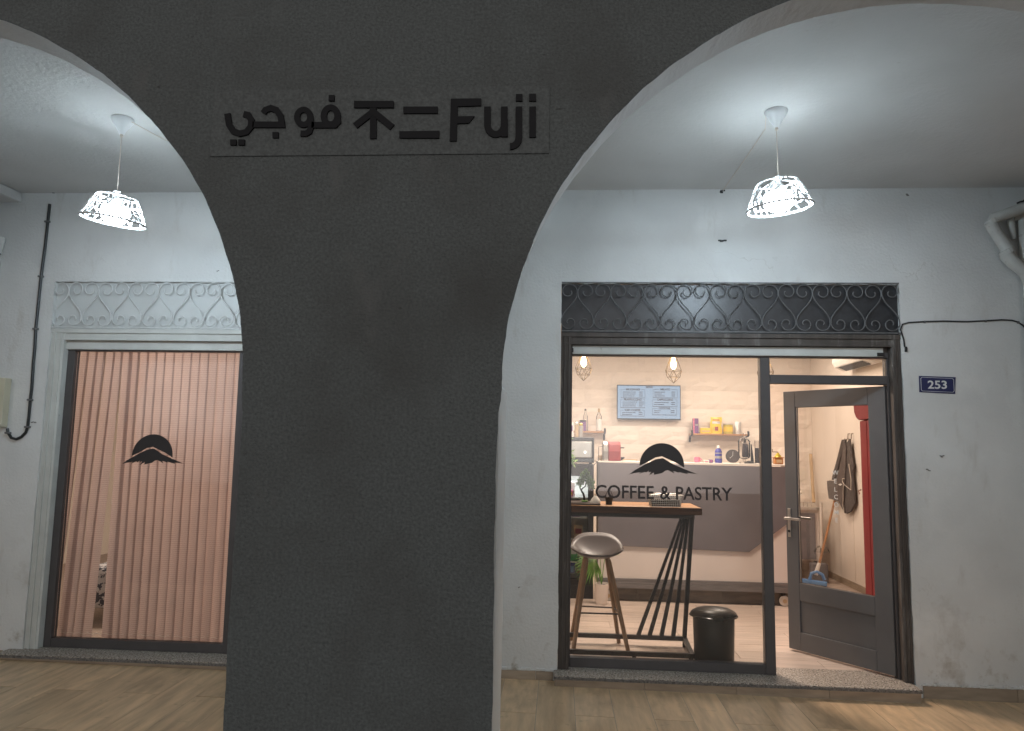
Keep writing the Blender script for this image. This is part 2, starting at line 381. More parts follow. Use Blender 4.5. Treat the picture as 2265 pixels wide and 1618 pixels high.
# outline as one prism so no seams show
out = [(-6.2, -.12), (LX, -.12), (LX, OZ), (LX+OW, OZ), (LX+OW, -.12), (0, -.12), (0, OZ), (OW, OZ), (OW, -.12), (6.2, -.12), (6.2, 4.2), (-6.2, 4.2)]
def rough(poly, step=.06, amp=.0028):
    r = []; n = len(poly)
    for i in range(n):
        a = Vector(poly[i]); c = Vector(poly[(i+1) % n]); k = max(1, int((c-a).length/step))
        for j in range(k):
            p = a.lerp(c, j/k)
            if j: p = p + Vector((random.uniform(-amp, amp), random.uniform(-amp, amp)))
            r.append((p.x, p.y))
    return r
b.prism(rough(out), 0, .24)
b.build('plaster', m_white, wall)
# skirting tiles on the facade
for x0, x1 in ((-6.2, -4.02), (-1.35, -.03), (2.43, 6.2)):
    x = x0
    while x < x1-.01:
        e = min(x+.6, x1); B().box(x+.001, e-.001, -.012, -.0005, -.1, .058).build('skirting_tile', m_skirt, wall, bevel=.002); x = e
# plaster ledge above the skirting
for x0, x1 in ((-1.34, -.02), (2.42, 3.2)):
    b = B(); n = 40
    for k in range(n):
        xa = x0+(x1-x0)*k/n; xb = x0+(x1-x0)*(k+1)/n; d = random.uniform(.006, .016)
        b.box(xa, xb, -d, .0, .0585, .0585+random.uniform(.008, .022))
    b.build('plaster_ledge', m_white, wall, bevel=.003)
# granite sills and their risers
for x0, x1 in ((LX-.10, LX+OW+.03), (-.025, OW-.02)):
    b = B().box(x0, x1, -.135, .30, .046, .0695)
    b.build('granite_sill', m_granite, wall, bevel=.002)
    b = B(); n = 160
    for k in range(n):
        xa = x0+(x1-x0)*k/n; b.box(xa, xa+(x1-x0)/n, -.139-random.random()*.005, -.1352, .047, .066-random.random()*.004)
    b.build('sill_edge', m_granedge, wall)
    x = x0+.005
    while x < x1-.02:
        e = min(x+.6, x1); B().box(x+.001, e-.001, -.122, .0, -.1, .0455).build('riser_tile', m_skirt, wall, bevel=.002); x = e
# chips and holes in the plaster
for px, py, s in ((1598, 533, .022), (1601, 424, .02), (2010, 432, .012), (2055, 1040, .012), (2085, 1010, .012), (482, 600, .008), (75, 935, .012), (1150, 1300, .008), (116, 424, .02), (300, 423, .008)):
    x, z = U(px, py, 0); b = B()
    for k in range(4):
        a = x+random.uniform(-s, s)*1.3; c = z+random.uniform(-s, s)*.5
        b.lathe(a, 0, [(.1, 0)], 3, caps=False) if False else b.box(a-s*.5, a+s*.5, -.004-random.random()*.006, .002, c-s*.25, c+s*.25)
    b.build('plaster_chip', m_cableblk if s > .015 else m_granedge, wall, bevel=.002)

# ---- arcade wall: dark face, white arches
arc = thing('arcade_wall', 'dark grey rendered arcade wall with two wide round arches and one broad pier', 'wall', (-.75, -2.4, 0))
def outline(c1, c2, rr, xp0, xp1, jit, zb=-.12):
    """right arch centre c1, left arch centre c2"""
    P = [(-6.2, zb)]
    def arch(c, xa, xb):
        r = []
        n = 240; ph = [random.uniform(0, 6) for _ in range(4)]
        for k in range(n+1):
            q = PI - PI*k/n; j = jit*(.55*math.sin(7*q+ph[0])+.3*math.sin(19*q+ph[1])+.22*math.sin(61*q+ph[2])+random.uniform(-.2, .2))
            r.append((c[0]+(rr+j)*math.cos(q), c[1]+(rr+j)*math.sin(q)))
        return r
    def vert(x, za, zb_, n=60):
        p0 = random.uniform(0, 6); return [(x+jit*(.4*math.sin(k*.15+p0)+.25*math.sin(k*.6+p0)+random.uniform(-.22, .22)), za+(zb_-za)*k/n) for k in range(n+1)]
    P += vert(c2[0]-rr, zb, c2[1])[:-1] + arch(c2, 0, 0) + vert(xp0, c2[1]-.05, zb)
    P += vert(xp1, zb, c1[1]-.05) + arch(c1, 0, 0) + vert(c1[0]+rr, c1[1]-.05, zb)
    P += [(6.2, zb), (6.2, 4.6), (-6.2, 4.6)]
    return P
random.seed(3)
st = random.getstate(); Pf = outline((1.497, 1.775), (-2.99, 1.755), 1.73, -1.262, -.243, .0055)
random.setstate(st); Pb = outline((1.475, 1.715), (-2.965, 1.695), 1.745, -1.222, -.268, .004)
n = len(Pf); b = B()
vs = [(x, -2.40, z) for x, z in Pf] + [(x, -2.392, z) for x, z in Pf] + [(x, -2.27, z) for x, z in Pb]
b.add(vs, [tuple(range(n))], 0); b.add(vs, [tuple(range(2*n, 3*n))[::-1]], 1)
b.add(vs, [(i, i+n, (i+1) % n+n, (i+1) % n) for i in range(n)], 0)
b.add(vs, [(i+n, i+2*n, (i+1) % n+2*n, (i+1) % n+n) for i in range(n)], 1)
b.build('rendered_face', [m_dark, m_white], arc, merge=True)
# thicker pier behind, up to the springing
b = B(); b.prism(rough([(-1.225, -.12), (-.252, -.12), (-.246, 1.84), (-.262, 1.865), (-1.225, 1.865)], .08, .0012), -2.266, -1.86)
b.build('pier', m_white, arc, bevel=.006)
for sx in (-4.72, 3.23):
    B().box(sx, sx+3.0 if sx > 0 else sx-1.5, -2.266, -1.86, -.12, 1.86).build('pier', m_white, arc)
# ---- shop sign on the arcade wall
YS = -2.4
sg = thing('shop_sign', 'flat grey sign panel with black letters in three scripts above the pier', 'sign', (-.75, YS, 2.78))
x0, z1 = U(474, 203, YS); x1, z0 = U(1215, 341, YS)
B().box(x0, x1, YS-.007, YS+.002, z0, z1).build('sign_panel', m_signpanel, sg, bevel=.003)
def sp(p): return U(440+p[0]*.36203, 180+p[1]*.36203, YS-.012)
def letter(name, strokes, w=42, polys=()):
    b = B(); ww = w*.36203*2.8/1600; k = 0
    for s_ in strokes: b.strip([sp(p) for p in s_], ww, YS-.017-k*.0006, YS-.007); k += 1
    for s_ in polys: b.prism([sp(p) for p in s_], YS-.017-k*.0006, YS-.007); k += 1
    b.build(name, m_signblack, sg)
def arcp(cx, cy, rx, ry, a0, a1, n=14): return [(cx+rx*math.cos(rad(a0+(a1-a0)*k/n)), cy+ry*math.sin(rad(a0+(a1-a0)*k/n))) for k in range(n+1)]
def sq(x0, y0, x1, y1): return [(x0, y0), (x1, y0), (x1, y1), (x0, y1)]
letter('letter_f', [], polys=[[(1540, 110), (1725, 108), (1725, 152), (1582, 157), (1580, 218), (1685, 216), (1650, 258), (1578, 262), (1575, 368), (1533, 368)]])
letter('letter_u', [[(1763, 158)] + arcp(1814, 266, 51, 60, 180, 0, 18) + [(1866, 158)], [(1867, 230), (1868, 342)]], 42)
letter('letter_j', [[(1955, 158), (1955, 340)] + arcp(1905, 345, 50, 55, 0, 95, 8)], 42, [sq(1937, 82, 1977, 124)])
letter('letter_i', [[(2039, 158), (2039, 345)]], 42, [sq(2018, 80, 2060, 124)])
letter('kanji_two', [], polys=[sq(1250, 158, 1460, 199), [(1226, 309), (1470, 306), (1470, 350), (1226, 350)]])
letter('kanji_not', [[(1066, 160), (1066, 353)], [(1064, 190), (955, 275)], [(1070, 192), (1182, 284)]], 42, [sq(950, 125, 1191, 165)])
letter('arabic_feh', [arcp(806, 215, 42, 52, 20, 380, 26), [(848, 215), (850, 250), (832, 270), (690, 270)]], 40, [sq(795, 88, 829, 123)])
letter('arabic_waw', [arcp(641, 222, 40, 46, 20, 380, 24), [(682, 222), (690, 270), (676, 310), (655, 322), (623, 322)]], 38)
letter('arabic_jeem', [[(395, 196), (408, 178), (440, 166), (475, 178), (500, 215), (508, 268), (330, 267)]], 40, [sq(452, 314, 487, 349)])
letter('arabic_yeh', [[(275, 202), (302, 208), (322, 240), (318, 280), (292, 312), (250, 322), (212, 308), (186, 268), (175, 200)]], 40, [sq(194, 359, 231, 393), sq(244, 359, 281, 393)])

# ================================================================== SHOPFRONTS
def scroll_pts(mir):
    p = []
    cx, cz, r0_, r1_ = -.052, 2.724, .016, .063
    for k in range(27):
        t = k/26; a = -200 + t*380; r = r0_+(r1_-r0_)*t**.8; p.append((cx+r*math.cos(rad(a)), cz+r*math.sin(rad(a))))
    A = p[-1]; Bz = (0.0, 2.500)
    for k in range(1, 12):
        t = k/12; q = 1-t
        c1 = (A[0]-.004, A[1]-.095); c2 = (Bz[0]+.004, Bz[1]+.095)
        p.append(tuple(q**3*A[i]+3*q*q*t*c1[i]+3*q*t*t*c2[i]+t**3*Bz[i] for i in (0, 1)))
    cx, cz = -.060, 2.497
    for k in range(27):
        t = k/26; a = -t*390; r = .060-(.046)*t**.9; p.append((cx+r*math.cos(rad(a)), cz+r*math.sin(rad(a))))
    return [(x*(-1 if mir else 1), z) for x, z in p]
YG = -.004
scr_mesh = {}
def scroll_mesh(mir, m):
    b = B(); b.tube([(x, 0, z) for x, z in scroll_pts(mir)], .0042, 5); return b.mesh('scroll', m, smooth=True)
def grille(X0, mat, label, group):
    g = thing('scroll_grille', label, 'grille', (X0+OW/2, 0, 2.43), group)
    ms = [scroll_mesh(False, mat), scroll_mesh(True, mat)]
    hs_ = [X0 + .0 + .2384*k for k in range(0, 11)]
    for k in range(11):
        h = X0 - .002 + .2384*k
        for mir in (0, 1):
            if k == 0 and mir == 0 or k == 10 and mir == 1: continue
            o = bpy.data.objects.new('scroll', ms[mir]); C.objects.link(o); setpar(o, g)
            o.matrix_basis = Matrix.Translation((h+(.0035 if mir else -.0035), YG + (.004 if mir else 0)+random.uniform(-.002, .002), random.uniform(-.002, .002)))
    for z in (2.791, 2.434): B().box(X0+.002, X0+OW-.002, YG-.004, YG+.008, z-.004, z+.004).build('rail', mat, g)
    return g
grille(0, m_iron, 'grey wrought iron grille of heart scrolls over the black transom panel', 'scroll grilles over the shop openings')
grille(LX, m_ironw, 'white painted iron grille of heart scrolls over the pale transom panel', 'scroll grilles over the shop openings')

logo_sun = [(440, 572)] + [(838+398*math.cos(rad(a)), 566+398*math.sin(rad(a))) for a in range(180, 361, 6)] + [(1238, 604), (1100, 520), (872, 418), (840, 403), (722, 425), (560, 518)]
logo_mt = [(260, 722), (350, 655), (560, 535), (728, 457), (846, 436), (872, 442), (1040, 545), (1225, 625), (1465, 718), (1290, 700), (1302, 722), (1140, 683), (1146, 700), (1040, 664), (1066, 713), (950, 650), (900, 660), (840, 705), (695, 735), (703, 688), (605, 746), (652, 678), (592, 690), (612, 648), (562, 695), (532, 678), (430, 720), (466, 684), (340, 703)]
YF = .10
def logo(b, dx, y0, y1):
    for P in (logo_sun, logo_mt):
        q = []
        for x, yy in P:
            a, z = U(1360+x*.12362, 960+yy*.12362, YF); q.append((a+dx, z))
        b.prism(q, y0, y1)
def guide(parent, x0, x1, m, side):
    w = x1-x0
    b = B().box(x0, x1, .012, .10, FL, 2.42)
    b.box(x0+w*.30, x0+w*.42, .0, .0118, FL, 2.40); b.box(x0+w*.72, x0+w*.84, .004, .0118, FL, 2.40)
    b.build('shutter_guide', m, parent, bevel=.002)
def shopfront(X0, dark, name_label):
    """fixed pane with rail, transom over the doorway, shutter guides and header; X0 = west edge of the opening"""
    t = thing('shop_window', name_label, 'shopfront', (X0+OW/2, .1, FL))
    fx = .083 if dark else .16     # west edge of the glass
    mg = m_rust if dark else m_guide; mp = m_panel if dark else m_panelw
    # transom sheet behind the grille
    B().box(X0+.001, X0+OW-.001, .030, .040, 2.425, 2.784).build('transom_panel', mp, t)
    # shutter box below it: lintel band, slot, pale header
    b = B().box(X0+.001, X0+OW-.001, .004, .029, 2.392, 2.4245); b.box(X0+.001, X0+OW-.001, .016, .04, 2.352, 2.3915); b.box(X0+.012, X0+OW-.012, .008, .03, 2.338, 2.3515)
    b.build('lintel', mg, t, bevel=.002)
    B().box(X0+.085, X0+OW-.105, .045, .075, 2.272, 2.334).build('shutter_bar', m_guide, t, bevel=.003)
    b = B().box(X0+.075, X0+.092, .036, .044, 2.285, 2.315); b.box(X0+OW-.15, X0+OW-.1, .036, .044, 2.275, 2.30)
    b.build('shutter_stop', m_black if dark else m_guide, t, bevel=.002)
    guide(t, X0+.001, X0+.076 if dark else X0+.105, mg, 0)
    guide(t, X0+OW-.062, X0+OW-.001, mg, 1)
    B().box(X0+.001, X0+OW-.001, .078, .12, 2.3035, 2.4245).build('light_stop_board', mg, t)  # added unseen board, stops room light leaking through the header gap
    # aluminium frame
    xl = X0+.077 if dark else X0+.075; mx0, mx1 = X0+1.428, X0+1.496
    if not dark: mx0 += .03; mx1 += .03
    zt = 2.262
    b = B()
    if not dark: b.box(xl, X0+fx, .068, .132, FL, zt+.05)
    else: b.box(xl, X0+fx+.002, .068, .132, FL, zt)
    b.build('stile', m_frame, t, bevel=.003)
    B().box(mx0, mx1, .066, .134, FL, zt).build('mullion', m_frame, t, bevel=.003)
    B().box(X0+fx+.0025, mx0-.0005, .068, .132, FL, FL+.064).build('bottom_rail', m_frame, t, bevel=.003)
    B().box(xl, X0+OW-.064, .062, .136, zt+.001, zt+.04).build('top_rail', m_frame, t, bevel=.003)
    B().box(X0+OW-.078, X0+OW-.0625, .068, .132, FL, zt).build('stile', m_frame, t, bevel=.002)
    B().box(mx1+.0005, X0+OW-.0785, .064, .133, 2.076, 2.138).build('transom_rail', m_frame, t, bevel=.003)
    B().box(X0+fx+.003, mx0-.001, .098, .102, FL+.064, zt).build('glass_pane', m_glass, t)
    B().box(mx1+.001, X0+OW-.079, .098, .102, 2.1385, zt).build('glass_pane', m_glass, t)
    return t, X0+fx, mx0, mx1
sr, gx0, mx0, mx1 = shopfront(0, True, 'charcoal framed shop window with black mountain emblem and open doorway, over granite sill')
sl, lx0, lmx0, lmx1 = shopfront(LX, False, 'shop window with white shutter guides and pink blinds behind its glass')
b = B(); logo(b, 0, YF-.006, YF-.0035); b.build('mountain_emblem', m_decal, sr)
b = B(); logo(b, -3.79, YF-.006, YF-.0035); b.build('mountain_emblem', m_decal, sl)
for word, pxa, pxb, pya, pyb in (('COFFEE', 1317, 1446, 1075, 1104), ('&', 1460, 1483, 1075, 1104), ('PASTRY', 1495, 1619, 1076, 1107)):
    b = B(); xa, z0 = U(pxa, pyb, YF); xb, z1 = U(pxb, pya, YF)
    put_text(b, word, xa, 1.2375, YF-.005, h=.094, width=xb-xa, weight=.012, depth=.002)
    b.build('lettering', m_decal, sr)

# closed pane/door beside the mullion of the other shop (mostly behind the pier)
dl = thing('shop_door', 'closed charcoal glazed door of the blind-covered shop, mostly behind the pier', 'door', (LX+1.9, .1, FL))
B().box(lmx1+.004, lmx1+.09, .075, .12, FL+.005, 2.07).build('stile', m_frame, dl, bevel=.003)
B().box(LX+OW-.17, LX+OW-.082, .075, .12, FL+.005, 2.07).build('stile', m_frame, dl, bevel=.003)
for z0, z1 in ((FL+.005, .58), (1.94, 2.07)): B().box(lmx1+.0905, LX+OW-.1705, .075, .12, z0, z1).build('rail', m_frame, dl, bevel=.003)
B().box(lmx1+.091, LX+OW-.171, .094, .10, .58, 1.94).build('glass_pane', m_glass, dl)

# ---- open grey door of the cafe
dr = thing('open_door', 'grey panelled glass door standing open into the cafe', 'door', (2.31, .10, FL))
dr.matrix_basis = Matrix.Translation((2.31, .10, FL)) @ Matrix.Rotation(math.atan2(.635, -.51), 4, 'Z')
def dpart(b, name, m, bevel=.0025, parent=dr):
    o = B.build(b, name, m, None, bevel); o.parent = parent; return o
def dz(z): return z-FL
DT = .022; Lw = .815
dpart(B().box(-.004, .122, -DT, DT, dz(.086), dz(2.068)), 'stile', m_doorgrey)
dpart(B().box(.714, Lw, -DT, DT, dz(.086), dz(2.068)), 'stile', m_doorgrey)
for z0, z1 in ((1.938, 2.068), (.460, .590), (.086, .222)): dpart(B().box(.1235, .7125, -DT, DT, dz(z0), dz(z1)), 'rail', m_doorgrey)
dpart(B().box(.1235, .7125, -.010, .010, dz(.222), dz(.460)), 'lower_panel', m_doorgrey, 0)
gp = dpart(B().box(.1235, .7125, -.003, .003, dz(.590), dz(1.938)), 'glass_pane', m_glassc, 0)
# lettering runs down the outside of the glass; door's outward face is +Y in its own frame turned; both sides read from the street
ow = +1
for ch, zc in zip('WELCOME', (1.442, 1.380, 1.318, 1.263, 1.206, 1.150, 1.093)):
    v, f = text_mesh(ch, h=.034, weight=.006, depth=.001); w = max(p[0] for p in v); b = B()
    b.add([(.40+(w/2-p[0]), .0048+p[1]*.5, dz(zc)-.017+p[2]) for p in v], f)
    dpart(b, 'letter', m_whitepr, 0)
for sgn in (1, -1):
    y = sgn*DT
    hp = dpart(B().box(.770, .796, min(y, y+sgn*.008), max(y, y+sgn*.008), dz(.930), dz(1.150)), 'handle_plate', m_silver, .003)
    b = B(); b.tube([(.783, y+sgn*.008, dz(1.075)), (.783, y+sgn*.052, dz(1.075))], .009, 10)
    b.box(.655, .795, y+sgn*.045 if sgn > 0 else y-.060, y+sgn*.060 if sgn > 0 else y-.045, dz(1.065), dz(1.085))
    dpart(b, 'lever', m_silver, .004, hp)
    b = B(); b.tube([(.783, y+sgn*.008, dz(.975)), (.783, y+sgn*.012, dz(.975))], .011, 12); dpart(b, 'cylinder', m_black, 0, hp)
for z in (.25, 1.1, 1.9):
    b = B(); b.tube([(-.012, 0, dz(z)-.05), (-.012, 0, dz(z)+.05)], .010, 10); dpart(b, 'hinge', m_frame, 0)

# ---- vertical blinds of the first shop
vb = thing('vertical_blind', 'dusty pink vertical blind of overlapping woven slats behind the glass', 'blind', (LX+.8, .2, FL))
nsl = 20; x0b = -3.726; pitch = .0695
for k in range(nsl):
    xc = x0b + pitch*k + random.uniform(-.003, .003); w = .086
    ang = -rad(14+random.uniform(-2, 2))
    if k in (6, 15, 17): ang = -rad(24); w = .098; xc -= .002
    if k == 5: w = .096; xc += .004
    lean = random.uniform(-.0015, .0015)
    if k <= 4: lean = -.086+random.uniform(-.003, .003)
    if k == 1: lean = -.066
    c, s_ = math.cos(ang), math.sin(ang); b = B()
    def fn(u_, v_, xc=xc, lean=lean, c=c, s_=s_, ph=random.random()*6):
        a = (u_-.5)*w; cur = .005*(1-4*(u_-.5)**2)
        return (xc + a*c + lean*(1-v_)**1.05, .20 + a*s_*.9 - cur + .004*math.sin(v_*2+ph), .112 + v_*2.196)
    b.grid(fn, 6, 10); b.build('slat', m_blind, vb, smooth=True)
B().box(-3.80, -2.36, .175, .225, 2.31, 2.345).build('headrail', m_whitep, vb, bevel=.003)
b = B()
for k in range(nsl-1):
    xa = x0b+pitch*k; b.tube([(xa, .192, .150), (xa+pitch*.5, .190, .140), (xa+pitch, .192, .150)], .0016, 4)
b.build('bottom_chain', m_whitep, vb)

# ================================================================== PORCH FITTINGS
def lattice(tilt, r_t, r_b, z_t, z_b, seed):
    rnd = random.Random(seed); rows = 5; nc = 24; G = []
    for i in range(rows):
        t = i/(rows-1); row = []
        for j in range(nc):
            jt = 0 if i in (0, rows-1) else rnd.uniform(-.10, .10); ja = rnd.uniform(-.28, .28)
            tt = min(1, max(0, t+jt)); q = 2*PI*(j+ja+.5*(i % 2))/nc; r = r_t+(r_b-r_t)*tt**.85; row.append((r*math.cos(q), r*math.sin(q), z_t+(z_b-z_t)*tt))
        G.append(row)
    b = B()
    for i in range(rows-1):
        for j in range(nc):
            if rnd.random() < .86: b.tube([G[i][j], G[i+1][j if rnd.random() < .5 else (j+(1 if i % 2 else -1)) % nc]], .0042, 4)
            if 0 < i and rnd.random() < .62: b.tube([G[i][j], G[i][(j+1) % nc]], .0042, 4)
    for r, z, th in ((r_t, z_t, .004), (r_b, z_b, .0065)):
        b.tube([(r*math.cos(2*PI*k/40), r*math.sin(2*PI*k/40), z) for k in range(40)], th, 6, closed=True)
    for k in range(3):
        q = 2*PI*k/3; b.tube([(r_t*math.cos(q), r_t*math.sin(q), z_t), (.02*math.cos(q), .02*math.sin(q), z_t+.012)], .003, 4)
    Rm = Matrix.Rotation(tilt, 3, 'Y') @ Matrix.Rotation(rad(3), 3, 'X'); b.v = [tuple(Rm @ Vector(v)) for v in b.v]; return b
def porch_lamp(x, y, zs, tilt, seed, label, hook):
    t = thing('pendant_lamp', label, 'pendant lamp', (x, y, CZ), 'lit pendant lamps of the porch')
    b = B(); b.lathe(x, y, [(.062, CZ-.001), (.062, CZ-.010), (.050, CZ-.03), (.012, CZ-.098)], 24); b.build('ceiling_rose', m_latt, t, smooth=True)
    b = B(); b.tube([(x, y, CZ-.098), (x, y, CZ-.112)], .009, 8); b.build('cord_grip', m_cord, t)
    b = B(); b.tube([(x, y, CZ-.10), (x+.002, y, zs+.10)], .0028, 6); b.build('cord', m_cord, t)
    l = lattice(tilt, .106, .174, .064, -.080, seed); l.v = [(a+x, c+y, d+zs) for a, c, d in l.v]; l.build('lamp_shade', m_latt, t, smooth=True)
    b = B(); b.lathe(x, y, [(.004, zs+.10), (.020, zs+.098), (.020, zs+.045)], 12); b.build('socket', m_latt, t, smooth=True)
    b = B(); b.lathe(x, y, [(.018, zs+.06), (.030, zs+.05), (.050, zs+.006), (.048, zs+.003)], 20); b.build('bulb_housing', m_latt, t, smooth=True)
    b = B(); pr = [(.044, zs+.001)] + [(.078*math.sin(a), zs-.030+.074*math.cos(a)) for a in [rad(q) for q in range(66, 180, 12)]] + [(.001, zs-.105)]
    b.lathe(x, y, pr, 20); b.build('bulb', e_cool, t, smooth=True)  # globe made oversized, its extra glowing width stands in for lamp glare
    lo = light('bulb_light', 'POINT', (x, y, zs-.035), 88, (.68, .85, 1.), t, .08)
    lo.data.use_nodes = True; n = lo.data.node_tree; em = [q for q in n.nodes if q.type == 'EMISSION'][0]   # an LED lamp throws little light back past its base
    tc = n.nodes.new('ShaderNodeTexCoord'); sx = n.nodes.new('ShaderNodeSeparateXYZ'); mr = n.nodes.new('ShaderNodeMapRange'); mr.interpolation_type = 'SMOOTHSTEP'
    n.links.new(tc.outputs['Normal'], sx.inputs[0]); n.links.new(sx.outputs['Z'], mr.inputs['Value'])
    mr.inputs['From Min'].default_value = -.05; mr.inputs['From Max'].default_value = .75; mr.inputs['To Min'].default_value = 1; mr.inputs['To Max'].default_value = .11
    n.links.new(mr.outputs[0], em.inputs['Strength'])
    b = B(); hx, hy, hz = hook; b.tube([(x+.055*(1 if hx > x else -1), y, CZ-.02)] + [(x+(hx-x)*k/6, y+(hy-y)*k/6, CZ-.006-.010*math.sin(PI*k/6)) for k in range(1, 6)] + [(hx, hy, hz)], .0026, 6)
    b.build('supply_cable', m_cord, t)
    return t
porch_lamp(1.190, -1.24, 3.010, rad(-5.5), 11, 'lit white lattice pendant lamp hanging in front of the black transom panel', (1.168, -.01, CZ-.015))
porch_lamp(-2.612, -1.25, 2.945, rad(7.5), 23, 'lit white lattice pendant lamp hanging in front of the pale transom panel', (-2.10, -.01, CZ-.015))

# house number plate
hp = thing('number_plate', 'navy enamel house number plate reading 253 beside the cafe door', 'house number', (2.61, 0, 2.02))
c4 = [U(2032, 832, 0), U(2113, 835, 0), U(2112, 872, 0), U(2033, 868, 0)]
b = B(); b.prism(c4, -.006, -.0005); b.build('plate', m_bluep, hp, bevel=.001)
cx_ = sum(p[0] for p in c4)/4; cz_ = sum(p[1] for p in c4)/4
bd = []
for sx_, sz_, a0 in ((1, 1, 0), (-1, 1, 90), (-1, -1, 180), (1, -1, 270)):
    for k in range(5):
        a = rad(a0+90*k/4); bd.append((cx_+sx_*.098+.012*math.cos(a), -.0068, cz_-.003*sx_*1 + sz_*.036+.012*math.sin(a)))
b = B(); b.tube(bd, .0016, 4, closed=True); b.build('border', m_whitepr, hp)
b = B(); put_text(b, '253', 2.548, 2.044, -.0075, h=.058, width=.128, weight=.02, depth=.001); b.build('numerals', m_whitepr, hp)

# thick black cable with clips to the meter box
pts = [U(*p, -.012) for p in ((110, 452), (107, 480), (100, 545), (91, 612), (84, 680), (79, 728), (77, 770), (74, 800), (70, 860), (67, 885), (64, 920), (61, 945), (57, 957), (47, 967), (36, 972), (25, 969), (18, 958), (16, 948))]
cb = thing('power_cable', 'thick black cable clipped down the white wall to the meter box', 'cable', (-3.98, 0, 1.6))
b = B(); b.tube([(x, -.012, z) for x, z in pts], .0105, 8); b.build('sheath', m_cableblk, cb, smooth=True)
for k in (3, 5, 9, 11, 16):
    x, z = pts[k] if k != 3 else U(91, 612, -.012)
    B().box(x-.02, x+.02, -.027, -.001, z-.007, z+.007).build('clip', m_iron, cb, bevel=.004)
x, z = U(105, 491, -.012); B().box(x-.02, x+.02, -.027, -.001, z-.007, z+.007).build('clip', m_iron, cb, bevel=.004)
# meter box
mb = thing('meter_box', 'cream electric meter box at the frame edge with black cable below', 'meter box', (-4.25, 0, 1.66))
x1, z1 = U(27, 838, 0); z0 = U(27, 946, 0)[1]
B().box(-4.48, x1, -.085, -.001, z0, z1).build('housing', m_meter, mb, bevel=.006)
x2 = U(13, 835, -.09)[0]; B().box(-4.46, x2, -.094, -.0855, z0+.02, z1-.012).build('lid', m_meter, mb, bevel=.003)
# small white fitting above it
wf = thing('wall_fitting', 'small white rounded fitting with a black tip on wall above meter box', 'wall fitting', (-4.27, 0, 2.95))
x, z = U(3, 532, 0); x2, z2 = U(9, 566, 0)
b = B(); b.tube([(x, -.03, z+.01), (x+.004, -.035, z-.05), (x2-.01, -.04, z2)], [.05, .045, .018], 12); b.build('body', m_pipe, wf, smooth=True)
b = B(); b.lathe(x2, -.05, [(.002, z2-.012), (.010, z2-.006), (.010, z2+.004), (.002, z2+.01)], 10); b.build('tip', m_cableblk, wf, smooth=True)
b = B(); b.tube([(x2-.02, -.012, z2-.02), (x2-.035, -.012, 2.1)], .010, 8); b.build('conduit', m_pipe, wf, smooth=True)
# thin black cable to the right
tc_ = thing('thin_cable', 'thin black cable running along the white wall from the grille corner', 'cable', (2.6, 0, 2.5))
pts = [U(*p, -.006) for p in ((2001, 768), (1999, 752), (1996, 742), (1992, 730), (1996, 718), (2010, 714), (2045, 712), (2085, 711), (2140, 712), (2180, 710), (2215, 708), (2238, 709), (2252, 713), (2263, 721), (2275, 735), (2290, 760))]
b = B(); b.tube([(x, -.007, z) for x, z in pts], .0055, 6); b.build('sheath', m_cableblk, tc_, smooth=True)
for k in (6, 9, 12):
    x, z = pts[k]; B().box(x-.006, x+.006, -.014, -.001, z-.010, z+.006).build('clip', m_iron, tc_, bevel=.002)
x, z = U(2001, 770, 0); b = B()
for k in range(5): b.box(x+random.uniform(-.012, .008), x+random.uniform(.008, .014), -.015, -.004, z-.012*k*.4-.01, z-.012*k*.4+.008)
b.build('taped_end', m_cableblk, tc_, bevel=.003)
# white drain pipes
dp = thing('drain_pipe', 'white painted drain pipe bending down the wall beside the ceiling corner', 'pipe', (3.25, 0, 3.1))
def P3(px, py, Y): x, z = U(px, py, Y); return (x, Y, z)
b = B(); b.tube([P3(2300, 440, -.12), P3(2265, 460, -.12), P3(2225, 474, -.12), P3(2198, 484, -.10), P3(2192, 496, -.09), P3(2205, 518, -.08), P3(2226, 548, -.07), P3(2227, 566, -.07), P3(2240, 580, -.07), P3(2266, 600, -.07), P3(2277, 625, -.07), P3(2282, 700, -.07), P3(2296, 1100, -.07), P3(2310, 1560, -.07)], [.040, .040, .038, .042, .042, .040, .044, .047, .046, .042, .042, .042, .042, .042], 14)
b.build('soil_pipe', m_pipe, dp, smooth=True)
b = B(); b.tube([P3(2300, 466, -.05), P3(2262, 474, -.05), P3(2238, 480, -.05)], .034, 12); b.tube([P3(2236, 485, -.045), P3(2237, 500, -.045), P3(2243, 530, -.045)], [.020, .024, .014], 10)
b.tube([P3(2262, 480, -.04), P3(2266, 600, -.04)], .030, 12); b.build('branch_pipe', m_pipe, dp, smooth=True)
for a, c in (((2222, 514), (2210, 522)),):
    pass
b = B(); b.tube([P3(2250, 450, -.13), P3(2256, 447, -.15), P3(2262, 446, -.15), P3(2270, 441, -.15)], .007, 6); b.build('wire', m_cableblk, dp)
for q, rr_ in ((P3(2195, 489, -.095), .046), (P3(2227, 557, -.07), .050), (P3(2262, 597, -.07), .046)):
    b = B(); b.tube([(q[0]-.008, q[1], q[2]+.014), (q[0]+.008, q[1], q[2]-.014)], rr_, 14); b.build('pipe_collar', m_pipe, dp, bevel=.003)

